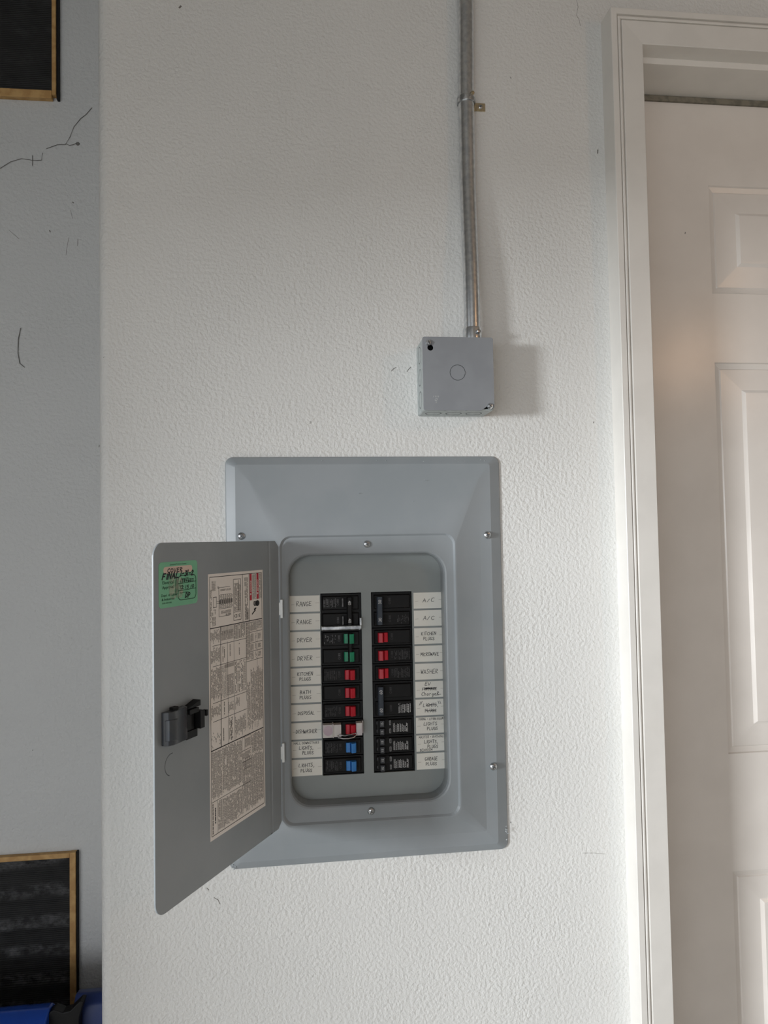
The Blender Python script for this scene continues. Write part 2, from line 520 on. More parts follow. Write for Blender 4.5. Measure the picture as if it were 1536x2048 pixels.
# hand-drawn capitals: strokes on a grid 4 wide, 6 high
GL = {
 'A': [[(0, 0), (2, 6), (4, 0)], [(0.8, 2.2), (3.4, 2.3)]], 'B': [[(0, 0), (0.2, 6), (2.8, 5.6), (3.2, 4.3), (0.3, 3.2), (3.4, 2.4), (3.4, .8), (0, 0)]],
 'C': [[(3.8, 5.2), (2.4, 6), (.6, 4.6), (0, 2.4), (1, .4), (2.6, 0), (4, .8)]], 'D': [[(0.3, 0), (0.3, 6), (2.4, 5.4), (3.8, 3.4), (3, 1), (0, 0)]],
 'E': [[(3.6, 6), (.4, 5.8), (0, 0), (3.8, .2)], [(.2, 3), (3, 3.2)]], 'F': [[(3.8, 6), (.4, 5.8), (0, 0)], [(.2, 3), (2.8, 3.2)]],
 'G': [[(3.8, 5.2), (2.2, 6), (.4, 4.2), (.2, 1.6), (1.8, 0), (3.6, .8), (3.8, 2.6), (2.2, 2.6)]], 'H': [[(0, 6), (.2, 0)], [(3.8, 6), (3.8, 0)], [(.1, 3), (3.8, 3.1)]],
 'I': [[(2, 6), (1.8, 0)]], 'K': [[(.2, 6), (.2, 0)], [(3.6, 6), (.3, 2.8), (3.8, 0)]], 'L': [[(.6, 6), (0, .2), (3.8, .3)]],
 'M': [[(0, 0), (.5, 6), (2, 2.2), (3.6, 6), (4, 0)]], 'N': [[(0, 0), (.3, 6), (3.6, .2), (3.9, 6)]], 'O': [[(2, 6), (.3, 4.6), (.2, 1.4), (1.8, 0), (3.7, 1.4), (3.8, 4.4), (2, 6)]],
 'P': [[(.4, 0), (.2, 6), (3, 5.8), (3.7, 4.4), (2.6, 3), (.3, 2.8)]], 'R': [[(.2, 0), (.3, 6), (3, 5.8), (3.5, 4.4), (.3, 2.9), (3.9, 0)]],
 'S': [[(3.7, 5.4), (2, 6), (.4, 4.8), (1.4, 3.3), (3.2, 2.4), (3.4, .8), (1.6, 0), (.1, .7)]], 'T': [[(0, 5.8), (4, 6)], [(2, 5.9), (1.9, 0)]],
 'U': [[(.2, 6), (.2, 1.4), (1.6, 0), (3.4, 1), (3.8, 6)]], 'V': [[(0, 6), (1.7, 0), (4, 6)]], 'W': [[(0, 6), (.9, 0), (2.1, 4), (3, 0), (4.3, 6)]],
 'Y': [[(0, 6), (1.9, 3)], [(4, 6), (1.4, 0)]], 'X': [[(0, 0), (4, 6)], [(0, 6), (4, 0)]],
 '/': [[(.6, 0), (3.2, 5)]], ',': [[(1, .6), (.6, -1.4)]], '+': [[(1, 3), (3, 3)], [(2, 2), (2, 4)]], '-': [[(.6, 2.8), (3.2, 3)]], '.': [[(1, 0), (1.4, .3)]],
 '1': [[(1.4, 6), (1.2, 0)]], '2': [[(.3, 4.8), (2, 6), (3.4, 4.6), (.2, .2), (4.2, .4)]], '3': [[(.3, 5.6), (3.4, 5.6), (1.6, 3.4), (3.6, 2), (2.4, 0), (.2, .4)]],
 '4': [[(2, 6), (.2, 2.4), (3.8, 2.6)], [(3, 4), (2.6, 0)]], '5': [[(3.8, 6), (1, 5.8), (.6, 3.4), (3.2, 3.2), (3.2, .8), (.4, 0)]], '6': [[(3, 6), (.6, 3), (.8, .4), (3, .2), (3.2, 2.4), (.8, 2.4)]],
 '8': [[(2, 3.2), (.5, 4.8), (2, 6), (3.4, 4.8), (2, 3.2), (.4, 1.4), (2, 0), (3.6, 1.4), (2, 3.2)]], '0': [[(2, 6), (.4, 4.4), (.4, 1.4), (2, 0), (3.6, 1.4), (3.6, 4.4), (2, 6)]],
 'h': [[(.3, 6), (.3, 0)], [(.3, 2.6), (1.8, 3.6), (2.8, 2.8), (3, 0)]], 'a': [[(3, 3.4), (1, 3.6), (.2, 1.4), (1.4, 0), (3, 1.6), (3.2, 3.4), (3.4, 0)]],
 'r': [[(.6, 3.6), (.6, 0)], [(.6, 2.4), (1.6, 3.5), (3, 3.4)]], 'g': [[(3, 3.4), (1, 3.6), (.3, 1.6), (1.6, .4), (3, 2), (3.2, 3.4), (2.8, -2.2), (.8, -2)]],
 'e': [[(.4, 1.8), (3, 2.2), (2.2, 3.6), (.6, 2.6), (.6, .6), (2, 0), (3.6, .6)]],
}

def hand(mb, text, cx, z, h, y, w=0.024, width=None, slant=0.06, jit=0.25, wd=0.62):
    """pen-written text centred on cx with its baseline at z"""
    rnd = random.Random(text + str(round(z, 2)))
    k = h / 6.0
    adv = []
    for ch in text:
        adv.append(2.6 if ch in ' ,.1I' else 5.4)
    tot = sum(adv) * k * wd / 0.75
    sc = (width / tot) if width else 1.0
    x = cx - tot * sc / 2
    for ch, a in zip(text, adv):
        if ch != ' ':
            ox, oz, gr = rnd.uniform(-jit, jit), rnd.uniform(-jit, jit) * 1.4, rnd.uniform(0.9, 1.08)
            for st in GL[ch]:
                pts = []
                for gx, gz in st:
                    gx += ox + rnd.uniform(-jit, jit) * 0.5
                    gz = (gz + oz) * gr + rnd.uniform(-jit, jit) * 0.5
                    off = -0.9 if ch in '1I' else 0
                    pts.append((x + (gx + off) * k * wd / 0.75 * sc + gz * k * slant, z + gz * k))
                mb.ribbon(pts, w, y)
        x += a * k * wd / 0.75 * sc
    return mb

# ------------------------------------------------------------------ the room
RX0, RX1, RY0, RZ0, RZ1 = -215.0, 118.0, -240.0, -HZ, 43.0
BACK = 10.0                         # the wall left of the corner stands ten inches further back
CX = -10.75                         # outside corner of the panel wall
DOORX0, DOORX1, DOORZ = 20.4, 57.2, 28.7

mb = MB()
xs = [CX + 0.6, -2.6, 10.2, DOORX0 + 0.1, DOORX1 - 0.1, RX1]
zs = [RZ0, -16.6, 3.6, DOORZ + 0.2, RZ1]
for i in range(len(xs) - 1):
    for k in range(len(zs) - 1):
        if i == 1 and k == 1:
            continue                 # opening for the breaker panel
        if i == 3 and k < 3:
            continue                 # doorway
        mb.quad((xs[i], 0, zs[k]), (xs[i + 1], 0, zs[k]), (xs[i + 1], 0, zs[k + 1]), (xs[i], 0, zs[k + 1]))
arc = [(CX + 0.6 - 0.6 * math.sin(math.radians(a)), 0.6 - 0.6 * math.cos(math.radians(a))) for a in range(0, 91, 10)] + [(CX, BACK)]
mb.loops([[(x, y, RZ0) for x, y in arc], [(x, y, RZ1) for x, y in arc]], closed=False)
o = build(mb, 'wall_front', M['wall'], org=(0, 0, 0), smooth=30, fix=False)
struct(o, 'white orange-peel textured wall holding the breaker panel')
mb = MB().quad((RX0, BACK, RZ0), (CX, BACK, RZ0), (CX, BACK, RZ1), (RX0, BACK, RZ1))
struct(build(mb, 'wall_recess', M['wall2'], org=(-14, 10, 0), fix=False), 'greyer textured wall set back left of the corner')
struct(build(MB().box(RX0, RX1, RY0, BACK + 40, RZ0 - 2, RZ0), 'floor', M['floor']), 'grey concrete garage floor')
struct(build(MB().box(RX0, RX1, RY0, BACK + 40, RZ1, RZ1 + 2), 'ceiling', M['room']), 'dull painted garage ceiling')
struct(build(MB().box(RX1, RX1 + 2, RY0, 2, RZ0, RZ1), 'wall_right', M['room']), 'plain right garage wall')
mb = MB()
mb.box(RX0 - 2, RX0, RY0, -158, RZ0, RZ1).box(RX0 - 2, RX0, -116, BACK + 2, RZ0, RZ1)
mb.box(RX0 - 2, RX0, -158, -116, RZ0, -14).box(RX0 - 2, RX0, -158, -116, 34, RZ1)
struct(build(mb, 'wall_left', M['room']), 'plain left garage wall with a window opening')
mb = MB()
mb.box(RX0 - 2, RX0 + 1, -158, -156, -14, 34).box(RX0 - 2, RX0 + 1, -118, -116, -14, 34).box(RX0 - 2, RX0 + 1, -156, -118, -14, -12).box(RX0 - 2, RX0 + 1, -156, -118, 32, 34)
struct(build(mb, 'window_1', M['trim']), 'white frame of the side window')
mb = MB()
mb.box(RX0, -198, RY0 - 2, RY0, RZ0, RZ1).box(-2, RX1, RY0 - 2, RY0, RZ0, RZ1).box(-198, -2, RY0 - 2, RY0, 31, RZ1)
struct(build(mb, 'wall_rear', M['room']), 'rear garage wall with the open garage doorway')

# unseen partition added to block window light from the wall's left and top
mb = MB()
mb.box(-66, -62, -40, BACK, RZ0, RZ1).box(-66, -62, -150, -40, 10.6, RZ1)
struct(build(mb, 'added_light_blocker', M['room']), 'unseen partition with a low passage, added to shape the window light')

# ------------------------------------------------------------------ door casing, jamb and door
PO, PI = 18.50, 20.42               # outer and inner edge of the left casing leg
prof = [(0, 0), (0, -1.37), (0.03, -1.4), (0.35, -1.4), (0.37, -1.24), (0.41, -1.24), (0.43, -1.36), (0.47, -1.385), (0.54, -1.385), (0.58, -1.36),
        (0.60, -1.24), (0.64, -1.24), (0.66, -1.37), (0.70, -1.39), (1.88, -1.37), (1.92, -1.33), (1.92, 0)]
TOP = 30.78
def casing_leg(x_sign, x_outer):
    mb = MB()
    bot = [(x_outer + x_sign * d, y, RZ0) for d, y in prof]
    top = [(x_outer + x_sign * d, y, TOP - d * 1.08) for d, y in prof]
    return mb.loops([bot, top], True, True)
struct(build(casing_leg(1, PO), 'trim_1', M['trim'], smooth=25), 'white moulded casing left of the door')
XR = DOORX1 + 1.92
struct(build(casing_leg(-1, XR), 'trim_2', M['trim'], smooth=25), 'white moulded casing right of the door')
mb = MB().loops([[(PO + d, y, TOP - d * 1.08) for d, y in prof], [(XR - d, y, TOP - d * 1.08) for d, y in prof]], True, True)
struct(build(mb, 'trim_3', M['trim'], smooth=25), 'white moulded head casing above the door')
# rabbeted jamb: legs and head
HJ = TOP - 1.92 * 1.08               # underside of the head casing
mb = MB()
mb.box(PI + 0.02, DOORX1 - 0.02, -0.2, 2.85, HJ - 0.36, HJ + 0.9)
mb.box(PI - 0.5, PI + 0.35, 0.02, 4.8, RZ0, HJ + 0.9)
mb.box(DOORX1 - 0.35, DOORX1 + 0.5, 0.02, 4.8, RZ0, HJ + 0.9)
mb.box(PI + 0.36, DOORX1 - 0.36, 2.9, 4.8, HJ + 0.1, HJ + 0.9)
struct(build(mb, 'trim_4', M['trim'], bevel=0.03), 'white rabbeted door jamb')
mb = MB().box(PI + 0.36, DOORX1 - 0.36, 2.78, 3.0, HJ - 0.72, HJ - 0.37)
struct(build(mb, 'trim_5', M['gasket'], bevel=0.03), 'dark grey weatherstrip along the door head')

DY = 2.95
DX0, DX1, DZ0, DZ1 = PI + 0.4, DOORX1 - 0.4, RZ0 + 0.6, HJ - 0.4
cols = [(26.78, 36.6), (40.8, 50.62)]
rows = [(15.52, 22.62), (-13.9, 11.02), (-45.5, -21.2)]
door = thing('door_1', ((DX0 + DX1) / 2, DY, DZ0), 'white six-panel door', 'door')
del door['category']
struct(door, 'white embossed six-panel door in the doorway')
mb = MB()
gx = [DX0, cols[0][0], cols[0][1], cols[1][0], cols[1][1], DX1]
gz = [DZ0, rows[2][0], rows[2][1], rows[1][0], rows[1][1], rows[0][0], rows[0][1], DZ1]
for i in range(5):
    for k in range(7):
        if i in (1, 3) and k in (1, 3, 5):
            continue
        mb.quad((gx[i], DY, gz[k]), (gx[i + 1], DY, gz[k]), (gx[i + 1], DY, gz[k + 1]), (gx[i], DY, gz[k + 1]))
mb.loops([[(x, DY, z) for x, z in ((DX0, DZ0), (DX1, DZ0), (DX1, DZ1), (DX0, DZ1))],
          [(x, DY + 1.7, z) for x, z in ((DX0, DZ0), (DX1, DZ0), (DX1, DZ1), (DX0, DZ1))]], False, True)
build(mb, 'slab', M['door'], door, fix=False)
for cx0, cx1 in cols:
    for cz0, cz1 in rows:
        ls = []
        for ins, d, r in ((0, 0, .03), (0.06, 0.12, .03), (0.38, 0.20, .03), (0.45, 0.13, .05), (0.60, 0.12, .05), (1.78, 0.02, .04), (1.98, -0.13, .03), (2.1, -0.14, .03)):
            ls.append([(x, DY + d, z) for x, z in rrect(cx0 + ins, cx1 - ins, cz0 + ins, cz1 - ins, r, 2)])
        build(MB().loops(ls, False, True), 'panel', M['door'], door, smooth=14)

# ------------------------------------------------------------------ breaker panel
PANEL = thing('electrical_panel', (3.81, 0, -17.57), 'grey steel breaker panel set in the wall with its door swung open', 'breaker panel')
C0 = (-3.93, 11.55, -17.57, 4.69)
def rim(x):                          # the cover sits a little further off the wall at its left edge
    return -(0.36 - 0.016 * (x - 3.81))
def loop(x0, x1, z0, z1, r, y, n=6, follow=False):
    return [(x, (rim(x) + y) if follow else y, z) for x, z in rrect(x0, x1, z0, z1, r, n)]
RX = (-0.97, 8.66, -15.22, 0.27)     # raised centre frame
OP = (-0.62, 8.16, -14.42, -0.72)    # opening of the dead front
ls = [loop(*C0, 0.42, 0.0),
      loop(C0[0], C0[1], C0[2], C0[3], 0.42, 0.20, follow=True),
      loop(C0[0] + .05, C0[1] - .05, C0[2] + .05, C0[3] - .05, 0.38, 0.12, follow=True),
      loop(C0[0] + .52, C0[1] - .60, C0[2] + .42, C0[3] - .42, 0.18, -0.10, follow=True),
      loop(C0[0] + .56, C0[1] - .64, C0[2] + .46, C0[3] - .46, 0.15, -0.115, follow=True),
      loop(C0[0] + 1.28, C0[1] - 1.30, C0[2] + 1.2, C0[3] - 1.30, 0.06, -0.16, follow=True),
      loop(RX[0] - .10, RX[1] + .10, RX[2] - .10, RX[3] + .10, 0.62, -0.86),
      loop(RX[0] - .03, RX[1] + .03, RX[2] - .03, RX[3] + .03, 0.60, -0.865),
      loop(RX[0] + .03, RX[1] - .03, RX[2] + .03, RX[3] - .03, 0.58, -0.80),
      loop(RX[0] + .07, RX[1] - .07, RX[2] + .07, RX[3] - .07, 0.56, -0.755),
      loop(OP[0] - .05, OP[1] + .05, OP[2] - .05, OP[3] + .05, 1.20, -0.72),
      loop(OP[0] + .02, OP[1] - .02, OP[2] + .02, OP[3] - .02, 1.16, -0.68),
      loop(OP[0] + .08, OP[1] - .08, OP[2] + .08, OP[3] - .08, 1.12, -0.55),
      loop(OP[0] + .10, OP[1] - .10, OP[2] + .10, OP[3] - .10, 1.10, 0.26)]
build(MB().loops(ls), 'cover', M['paint_worn'], PANEL, smooth=9)

DF = 0.30                            # dead-front plane
LX, RXX = (1.19, 3.49), (4.04, 6.37)
ZT, ZB = -2.95, -13.05
mb = MB()
gx = [-0.95, LX[0], LX[1], RXX[0], RXX[1], 8.5]
gz = [-14.8, ZB, ZT, -0.4]
for i in range(5):
    for k in range(3):
        if i in (1, 3) and k == 1:
            continue
        mb.quad((gx[i], DF, gz[k]), (gx[i + 1], DF, gz[k]), (gx[i + 1], DF, gz[k + 1]), (gx[i], DF, gz[k + 1]))
for a, b in (LX, RXX):
    c = ((a, ZB), (b, ZB), (b, ZT), (a, ZT))
    mb.loops([[(x, DF, z) for x, z in c], [(x, DF + 0.14, z) for x, z in c]])
build(mb, 'dead_front', M['dead'], PANEL, fix=False)
mb = MB()
mb.box(-2.4, 10.0, 3.6, 3.7, -16.4, 3.4).box(-2.5, -2.4, 0.45, 3.7, -16.4, 3.4).box(10.0, 10.1, 0.45, 3.7, -16.4, 3.4).box(-2.4, 10.0, 0.45, 3.6, 3.3, 3.4).box(-2.4, 10.0, 0.45, 3.6, -16.4, -16.3)
build(mb, 'enclosure', M['paint'], PANEL)

def screw(c, r, parent, name='screw', axis=(0, -1, 0), slot=35, h=0.13, mt='zinc'):
    mb = MB().dome(c, axis, [(r * 1.05, 0), (r * 1.05, h * .25), (r * 0.92, h * .6), (r * 0.62, h * .92), (r * 0.2, h)], 18)
    s = build(mb, name, M[mt], parent, smooth=35)
    m2 = MB()
    ca, sa = math.cos(math.radians(slot)), math.sin(math.radians(slot))
    for a, b in ((ca, sa), (-sa, ca)):
        px, pz = a * r * .62, b * r * .62
        qx, qz = -b * r * .11, a * r * .11
        if abs(axis[1]) > 0.5:
            y = c[1] - h * 1.02
            m2.quad((c[0] - px - qx, y, c[2] - pz - qz), (c[0] + px - qx, y, c[2] + pz - qz), (c[0] + px + qx, y, c[2] + pz + qz), (c[0] - px + qx, y, c[2] - pz + qz))
    if m2.v:
        build(m2, 'slot', M['slot'], s)
    return s
screw((10.66, -0.44, 0.17), 0.20, PANEL, slot=20)
screw((10.70, -0.44, -12.82), 0.20, PANEL, slot=60)
screw((-3.06, -0.58, 0.34), 0.20, PANEL, slot=40)
screw((3.77, -0.745, -0.22), 0.19, PANEL, slot=25)
screw((3.74, -0.745, -14.76), 0.19, PANEL, slot=70)
# worn paint on the lower corners, top rim and flank
rnd = random.Random(3)
mb = MB()
for cx, cz, n, rx, rz, y in ((11.44, -16.6, 9, .08, .38, -.30), (-3.72, -17.35, 10, .22, .2, -.46)):
    for k in range(n):
        x, z = cx + rnd.uniform(-rx, rx), cz + rnd.uniform(-rz, rz)
        r = rnd.uniform(.015, .05)
        mb.dome((x, y - 0.0, z), (0, -1, 0), [(r, 0), (r * .7, .012)], 7)
for k in range(16):
    x = rnd.uniform(-2.6, 10.9)
    mb.dome((x, rim(x) - 0.03, 4.40 + rnd.uniform(-.07, .1)), (0, -1, 0), [(rnd.uniform(.01, .03), 0), (.008, .012)], 6)
for x, z in ((7.1, 3.3), (6.4, 2.1), (3.4, 2.6), (9.3, -13.2), (9.45, -13.4), (10.9, -9.6), (11.1, -10.5)):
    mb.dome((x, rim(x) - 0.26, z), (0, -1, 0), [(.02, 0), (.01, .09)], 6)
sc = build(mb, 'paint_scuff', M['scuff'], PANEL)
sc['kind'] = 'stuff'

# circuit labels with handwriting
PITCH = 1.0055
def slot_z(k):
    return -2.98 - PITCH * (k + 0.5)
LL, RL = (-0.52, 1.15), (6.47, 8.16)
left_txt = [['RANGE'], ['RANGE'], ['DRYER'], ['DRYER'], ['KITCHEN', 'PLUGS'], ['BATH', 'PLUGS'], ['DISPOSAL'], ['DISHWASHER'],
            ['HALL DOWNSTAIRS', 'LIGHTS,', 'PLUGS'], ['LIGHTS,', 'PLUGS']]
right_txt = [['A/C'], ['A/C'], ['KITCHEN', 'PLUGS'], ['MICROWAVE'], ['WASHER'], ['EV', 'FURNACE', 'Charger'], ['LIGHTS,', 'PLUGS'],
             ['DINING + LIVING ROOM', 'LIGHTS', 'PLUGS'], ['MASTER + BATHING', 'LIGHTS,', 'PLUGS', 'BEDROOM'], ['GARAGE', 'PLUGS']]
for side, (a, b), txt in (('L', LL, left_txt), ('R', RL, right_txt)):
    for k, lines in enumerate(txt):
        zc = slot_z(k)
        w = b - a
        tl = random.Random(k * 3 + (side == 'R')).uniform(-.01, .01)
        mb = MB().box(a, b, DF - 0.03, DF - 0.002, zc - 0.46, zc + 0.44)
        card = build(mb, 'circuit_label', M['paper'], PANEL)
        card['label'] = 'cream card reading ' + ' '.join(lines)
        ink, y = MB(), DF - 0.034
        cx = (a + b) / 2 + (-0.02 if side == 'L' else 0.0)
        if lines == ['A/C']:
            hand(ink, 'A/C', cx + 0.02, zc - 0.10, 0.21, y, width=0.70, slant=.2)
        elif len(lines) == 1:
            n = len(lines[0])
            hand(ink, lines[0], cx + (0.0 if n < 8 else .03), zc - 0.13, 0.235 if n < 8 else 0.19, y, width=min(1.16, 0.172 * n) if n < 8 else min(1.22, 0.118 * n))
        elif lines[0] == 'EV':
            hand(ink, 'EV', cx - 0.12, zc + 0.22, 0.17, y, width=0.36, slant=.2)
            hand(ink, 'FURNACE', cx - 0.02, zc - 0.06, 0.16, y, width=0.86)
            ink.ribbon([(cx - 0.34, zc + 0.01), (cx - .1, zc + 0.03), (cx + 0.2, zc + 0.0), (cx + .36, zc + .03)], .035, y)
            ink.ribbon([(cx - 0.30, zc + 0.05), (cx + .30, zc + 0.07)], .03, y)
            hand(ink, 'ChargeR', cx + 0.02, zc - 0.36, 0.19, y, width=1.02, slant=.12)
            ink.ribbon([(cx + 0.36, zc - 0.36), (cx + .62, zc - 0.31)], .022, y)
        elif side == 'R' and k == 6:
            hand(ink, 'LIGHTS,', cx + 0.02, zc + 0.02, 0.19, y, width=0.88)
            hand(ink, 'PLUGS', cx + 0.02, zc - 0.28, 0.17, y, width=0.70)
            ink.ribbon([(cx - 0.24, zc + 0.10), (cx + .02, zc + 0.13), (cx + .36, zc + .11)], .036, y)
            ink.ribbon([(cx - 0.26, zc - 0.20), (cx + .02, zc - 0.18), (cx + .30, zc - .20)], .036, y)
            for dx, dz, lz in ((-.64, .12, .2), (-.56, .14, .2)):
                ink.ribbon([(cx + dx, zc + dz), (cx + dx + .1, zc + dz + lz)], .026, y)
            for dx, dz, lz in ((.44, .32, -.16), (.54, .32, -.16)):
                ink.ribbon([(cx + dx, zc + dz), (cx + dx + .06, zc + dz + lz)], .026, y)
        elif len(lines) == 2:
            hand(ink, lines[0], cx + 0.0, zc + 0.03, 0.185, y, width=0.125 * len(lines[0]) if len(lines[0]) > 5 else 0.155 * len(lines[0]))
            hand(ink, lines[1], cx + 0.0, zc - 0.25, 0.175, y, width=0.66)
        else:
            hand(ink, lines[0], cx + 0.02, zc + 0.28, 0.12, y, w=.017, width=1.42)
            hand(ink, lines[1], cx - 0.0, zc - 0.02, 0.18, y, width=0.80)
            hand(ink, lines[2], cx + 0.1, zc - 0.29, 0.17, y, width=0.64)
            if len(lines) == 4:
                hand(ink, lines[3], cx - 0.28, zc - 0.44, 0.12, y, w=.017, width=0.72)
        build(ink, 'handwriting', M['ink'], card)
        build(MB().ribbon([(a + 0.08, zc - 0.05), (a + 0.26, zc - 0.04)], .013, y), 'guide_line', M['pencil'], card)
        build(MB().ribbon([(b - 0.24, zc + 0.02), (b - 0.03, zc + 0.02)], .013, y), 'guide_line', M['pencil'], card)

# the panel door: u runs from the hinge to the free edge, w out of its inner face
DA = math.radians(62.0)
HXD, HYD = -1.04, -1.02
def tfd(u, w, z):
    return (HXD - u * math.cos(DA) + w * math.sin(DA), HYD + 0.12 - u * math.sin(DA) - w * math.cos(DA), z)
DU, DT, DB = 10.42, 0.05, -15.22
mb = MB(tfd)
def outline(ins):
    r, pts = 0.62 - ins, []
    for cu, cz, a0 in ((DU - ins - r, DB + ins + r, 270), (DU - ins - r, DT - ins - r, 0)):
        for k in range(9):
            a = math.radians(a0 + 90 * k / 8)
            pts.append((cu + r * math.cos(a), cz + r * math.sin(a)))
    pts += [(0.42, DT - ins), (0.06 + ins, DT - ins - .30), (0.06 + ins, DB + ins + .30), (0.42, DB + ins)]
    return pts
mb.loops([[(u, -0.075, z) for u, z in outline(0)], [(u, -0.012, z) for u, z in outline(0)], [(u, 0, z) for u, z in outline(0.012)]], False, False)
mb2 = outline(0.012)
# inner face with a shallow stiffening fold near the hinge
fold = [(0.95, 0.0), (1.02, -0.035), (1.16, -0.035), (1.24, 0.0)]
half_r = [p for p in mb2 if p[0] >= 1.24]
face = sorted(half_r, key=lambda p: 0)
fr = [p for p in mb2[:18]]
mb.add([(u, 0, z) for u, z in fr] + [(1.24, 0, DT - .012), (1.24, 0, DB + .012)], [tuple(range(20))])
for i in range(3):
    (ua, wa), (ub, wb) = fold[i], fold[i + 1]
    mb.add([(ua, wa, DB + .012), (ub, wb, DB + .012), (ub, wb, DT - .012), (ua, wa, DT - .012)], [(0, 1, 2, 3)])
mb.add([(0.95, 0, DT - .012), (0.42, 0, DT - .012), (0.072, 0, DT - .312), (0.072, 0, DB + .312), (0.42, 0, DB + .012), (0.95, 0, DB + .012)], [(0, 1, 2, 3, 4, 5)])
mb.add([(u, -0.075, z) for u, z in outline(0)], [tuple(range(22))])
PD = build(mb, 'panel_door', M['paint'], PANEL, fix=True)
PD['label'] = 'open grey door of the breaker panel, inner side with labels'

for z0, z1 in ((-4.13, -3.13), (-11.83, -10.82)):
    mb = MB().box(-1.02, -0.88, -0.98, -0.86, z0, z1).box(-1.10, -1.0, -0.97, -0.90, z0 + .16, z1 - .16)
    h = build(mb, 'hinge_tab', M['tab'], PD, bevel=0.015)
    h['label'] = 'bright metal hinge tab'

# wiring label on the door: a = 0 left .. 1 right, b = 0 top .. 1 bottom
LU0, LU1, LZ0, LZ1 = 6.60, 1.76, -1.44, -13.54
def tfl(a, y, b):
    return tfd(LU0 + (LU1 - LU0) * a, y, LZ0 + (LZ1 - LZ0) * b)
mb = MB(tfl).box(0, 1, 0.001, 0.008, 0, 1)
WL = build(mb, 'wiring_label', M['label'], PD)
WL['label'] = 'tall white wiring diagram label with fine print'
rn = random.Random(11)
fine, blk, redm = MB(tfl), MB(tfl), MB(tfl)
Y1, Y2, Y3 = 0.011, 0.013, 0.015
def rect(mb, a0, a1, b0, b1, y=Y1):
    mb.quad((a0, y, b0), (a1, y, b0), (a1, y, b1), (a0, y, b1))
def vline(a, b0, b1, t=0.006, m=None):
    rect(m or blk, a - t / 2, a + t / 2, b0, b1, Y2)
def hline(b, a0, a1, t=0.0016, m=None):
    rect(m or blk, a0, a1, b - t / 2, b + t / 2, Y2)
def block(a0, a1, b0, b1, pitch=0.020, dens=0.86, seg=(0.004, 0.016), m=None, ww=0.55, rag=0.0):
    pitch *= 0.68
    seg = (seg[0] * 0.6, seg[1] * 0.62)
    n = max(1, int(round((a1 - a0) / pitch)))
    p = (a1 - a0) / n
    for i in range(n):
        aa = a0 + p * i
        b = b0 + rn.random() * rag
        e = b1 - rn.random() * rag * 1.3
        while b < e:
            L = min(rn.uniform(*seg), e - b)
            if rn.random() < dens:
                rect(m or fine, aa + p * .2, aa + p * (.2 + ww), b, b + L * .86)
            b += L
def frame(a0, a1, b0, b1, t=0.006):
    vline(a0, b0, b1, t); vline(a1, b0, b1, t); hline(b0, a0, a1, t * .4); hline(b1, a0, a1, t * .4)
frame(0.022, 0.975, 0.012, 0.985, 0.006)
# upper part: schematic
vline(0.60, 0.012, 0.207, 0.006); vline(0.725, 0.012, 0.207, 0.006)
block(0.055, 0.12, 0.028, 0.066, 0.022, .9)
block(0.03, 0.055, 0.06, 0.19, 0.022, .75)
block(0.06, 0.12, 0.165, 0.20, 0.028, .95, (.01, .03))
block(0.06, 0.12, 0.128, 0.16, 0.028, .5)
rect(blk, 0.078, 0.134, 0.0885, 0.0895); frame(0.078, 0.134, 0.090, 0.129, .005)
vline(0.175, 0.055, 0.168, .005); hline(0.055, 0.16, 0.37, .0014); hline(0.168, 0.175, 0.36, .0014)
for k in range(14):
    t0, t1 = 2 * math.pi * k / 14, 2 * math.pi * (k + 1) / 14
    for q in (0,):
        blk.add([(0.163 + .012 * math.cos(t0), Y2, .054 + .0044 * math.sin(t0)), (0.163 + .012 * math.cos(t1), Y2, .054 + .0044 * math.sin(t1)),
                 (0.163 + .008 * math.cos(t1), Y2, .054 + .003 * math.sin(t1)), (0.163 + .008 * math.cos(t0), Y2, .054 + .003 * math.sin(t0))], [(0, 1, 2, 3)])
block(0.20, 0.385, 0.062, 0.070, 0.012, .9, (.004, .01)); block(0.21, 0.385, 0.146, 0.158, 0.012, .85, (.003, .01))
block(0.29, 0.385, 0.160, 0.168, 0.012, .95, (.004, .01), blk)
hline(0.084, 0.19, 0.395, .0013); hline(0.138, 0.19, 0.395, .0013); hline(0.101, 0.19, 0.395, .0013); hline(0.121, 0.19, 0.395, .0013)
for k in range(7):
    a = 0.19 + .034 * k
    vline(a, 0.084, 0.138, .0045)
    rect(blk, a - .006, a + .013, 0.103, 0.119, Y3)
    for q in (0.089, 0.094, 0.126, 0.132):
        rect(fine, a + .008, a + .022, q, q + .002)
hline(0.108, 0.134, 0.19, .0012); hline(0.116, 0.134, 0.19, .0012)
frame(0.43, 0.565, 0.029, 0.193, .005); hline(0.160, 0.43, 0.565, .0013)
block(0.44, 0.525, 0.045, 0.157, 0.022, .88); vline(0.525, 0.034, 0.157, .004); block(0.53, 0.56, 0.05, 0.157, 0.016, .85)
type_mb(blk, '3', 0.535, 0.176, 0.013, Y3, rot=0, sx=-5.0)
type_mb(blk, 'D', 0.468, 0.176, 0.013, Y3, rot=0, sx=-4.2)
block(0.635, 0.70, 0.026, 0.200, 0.030, .93, (.01, .04)); block(0.66, 0.715, 0.15, 0.20, 0.018, .9)
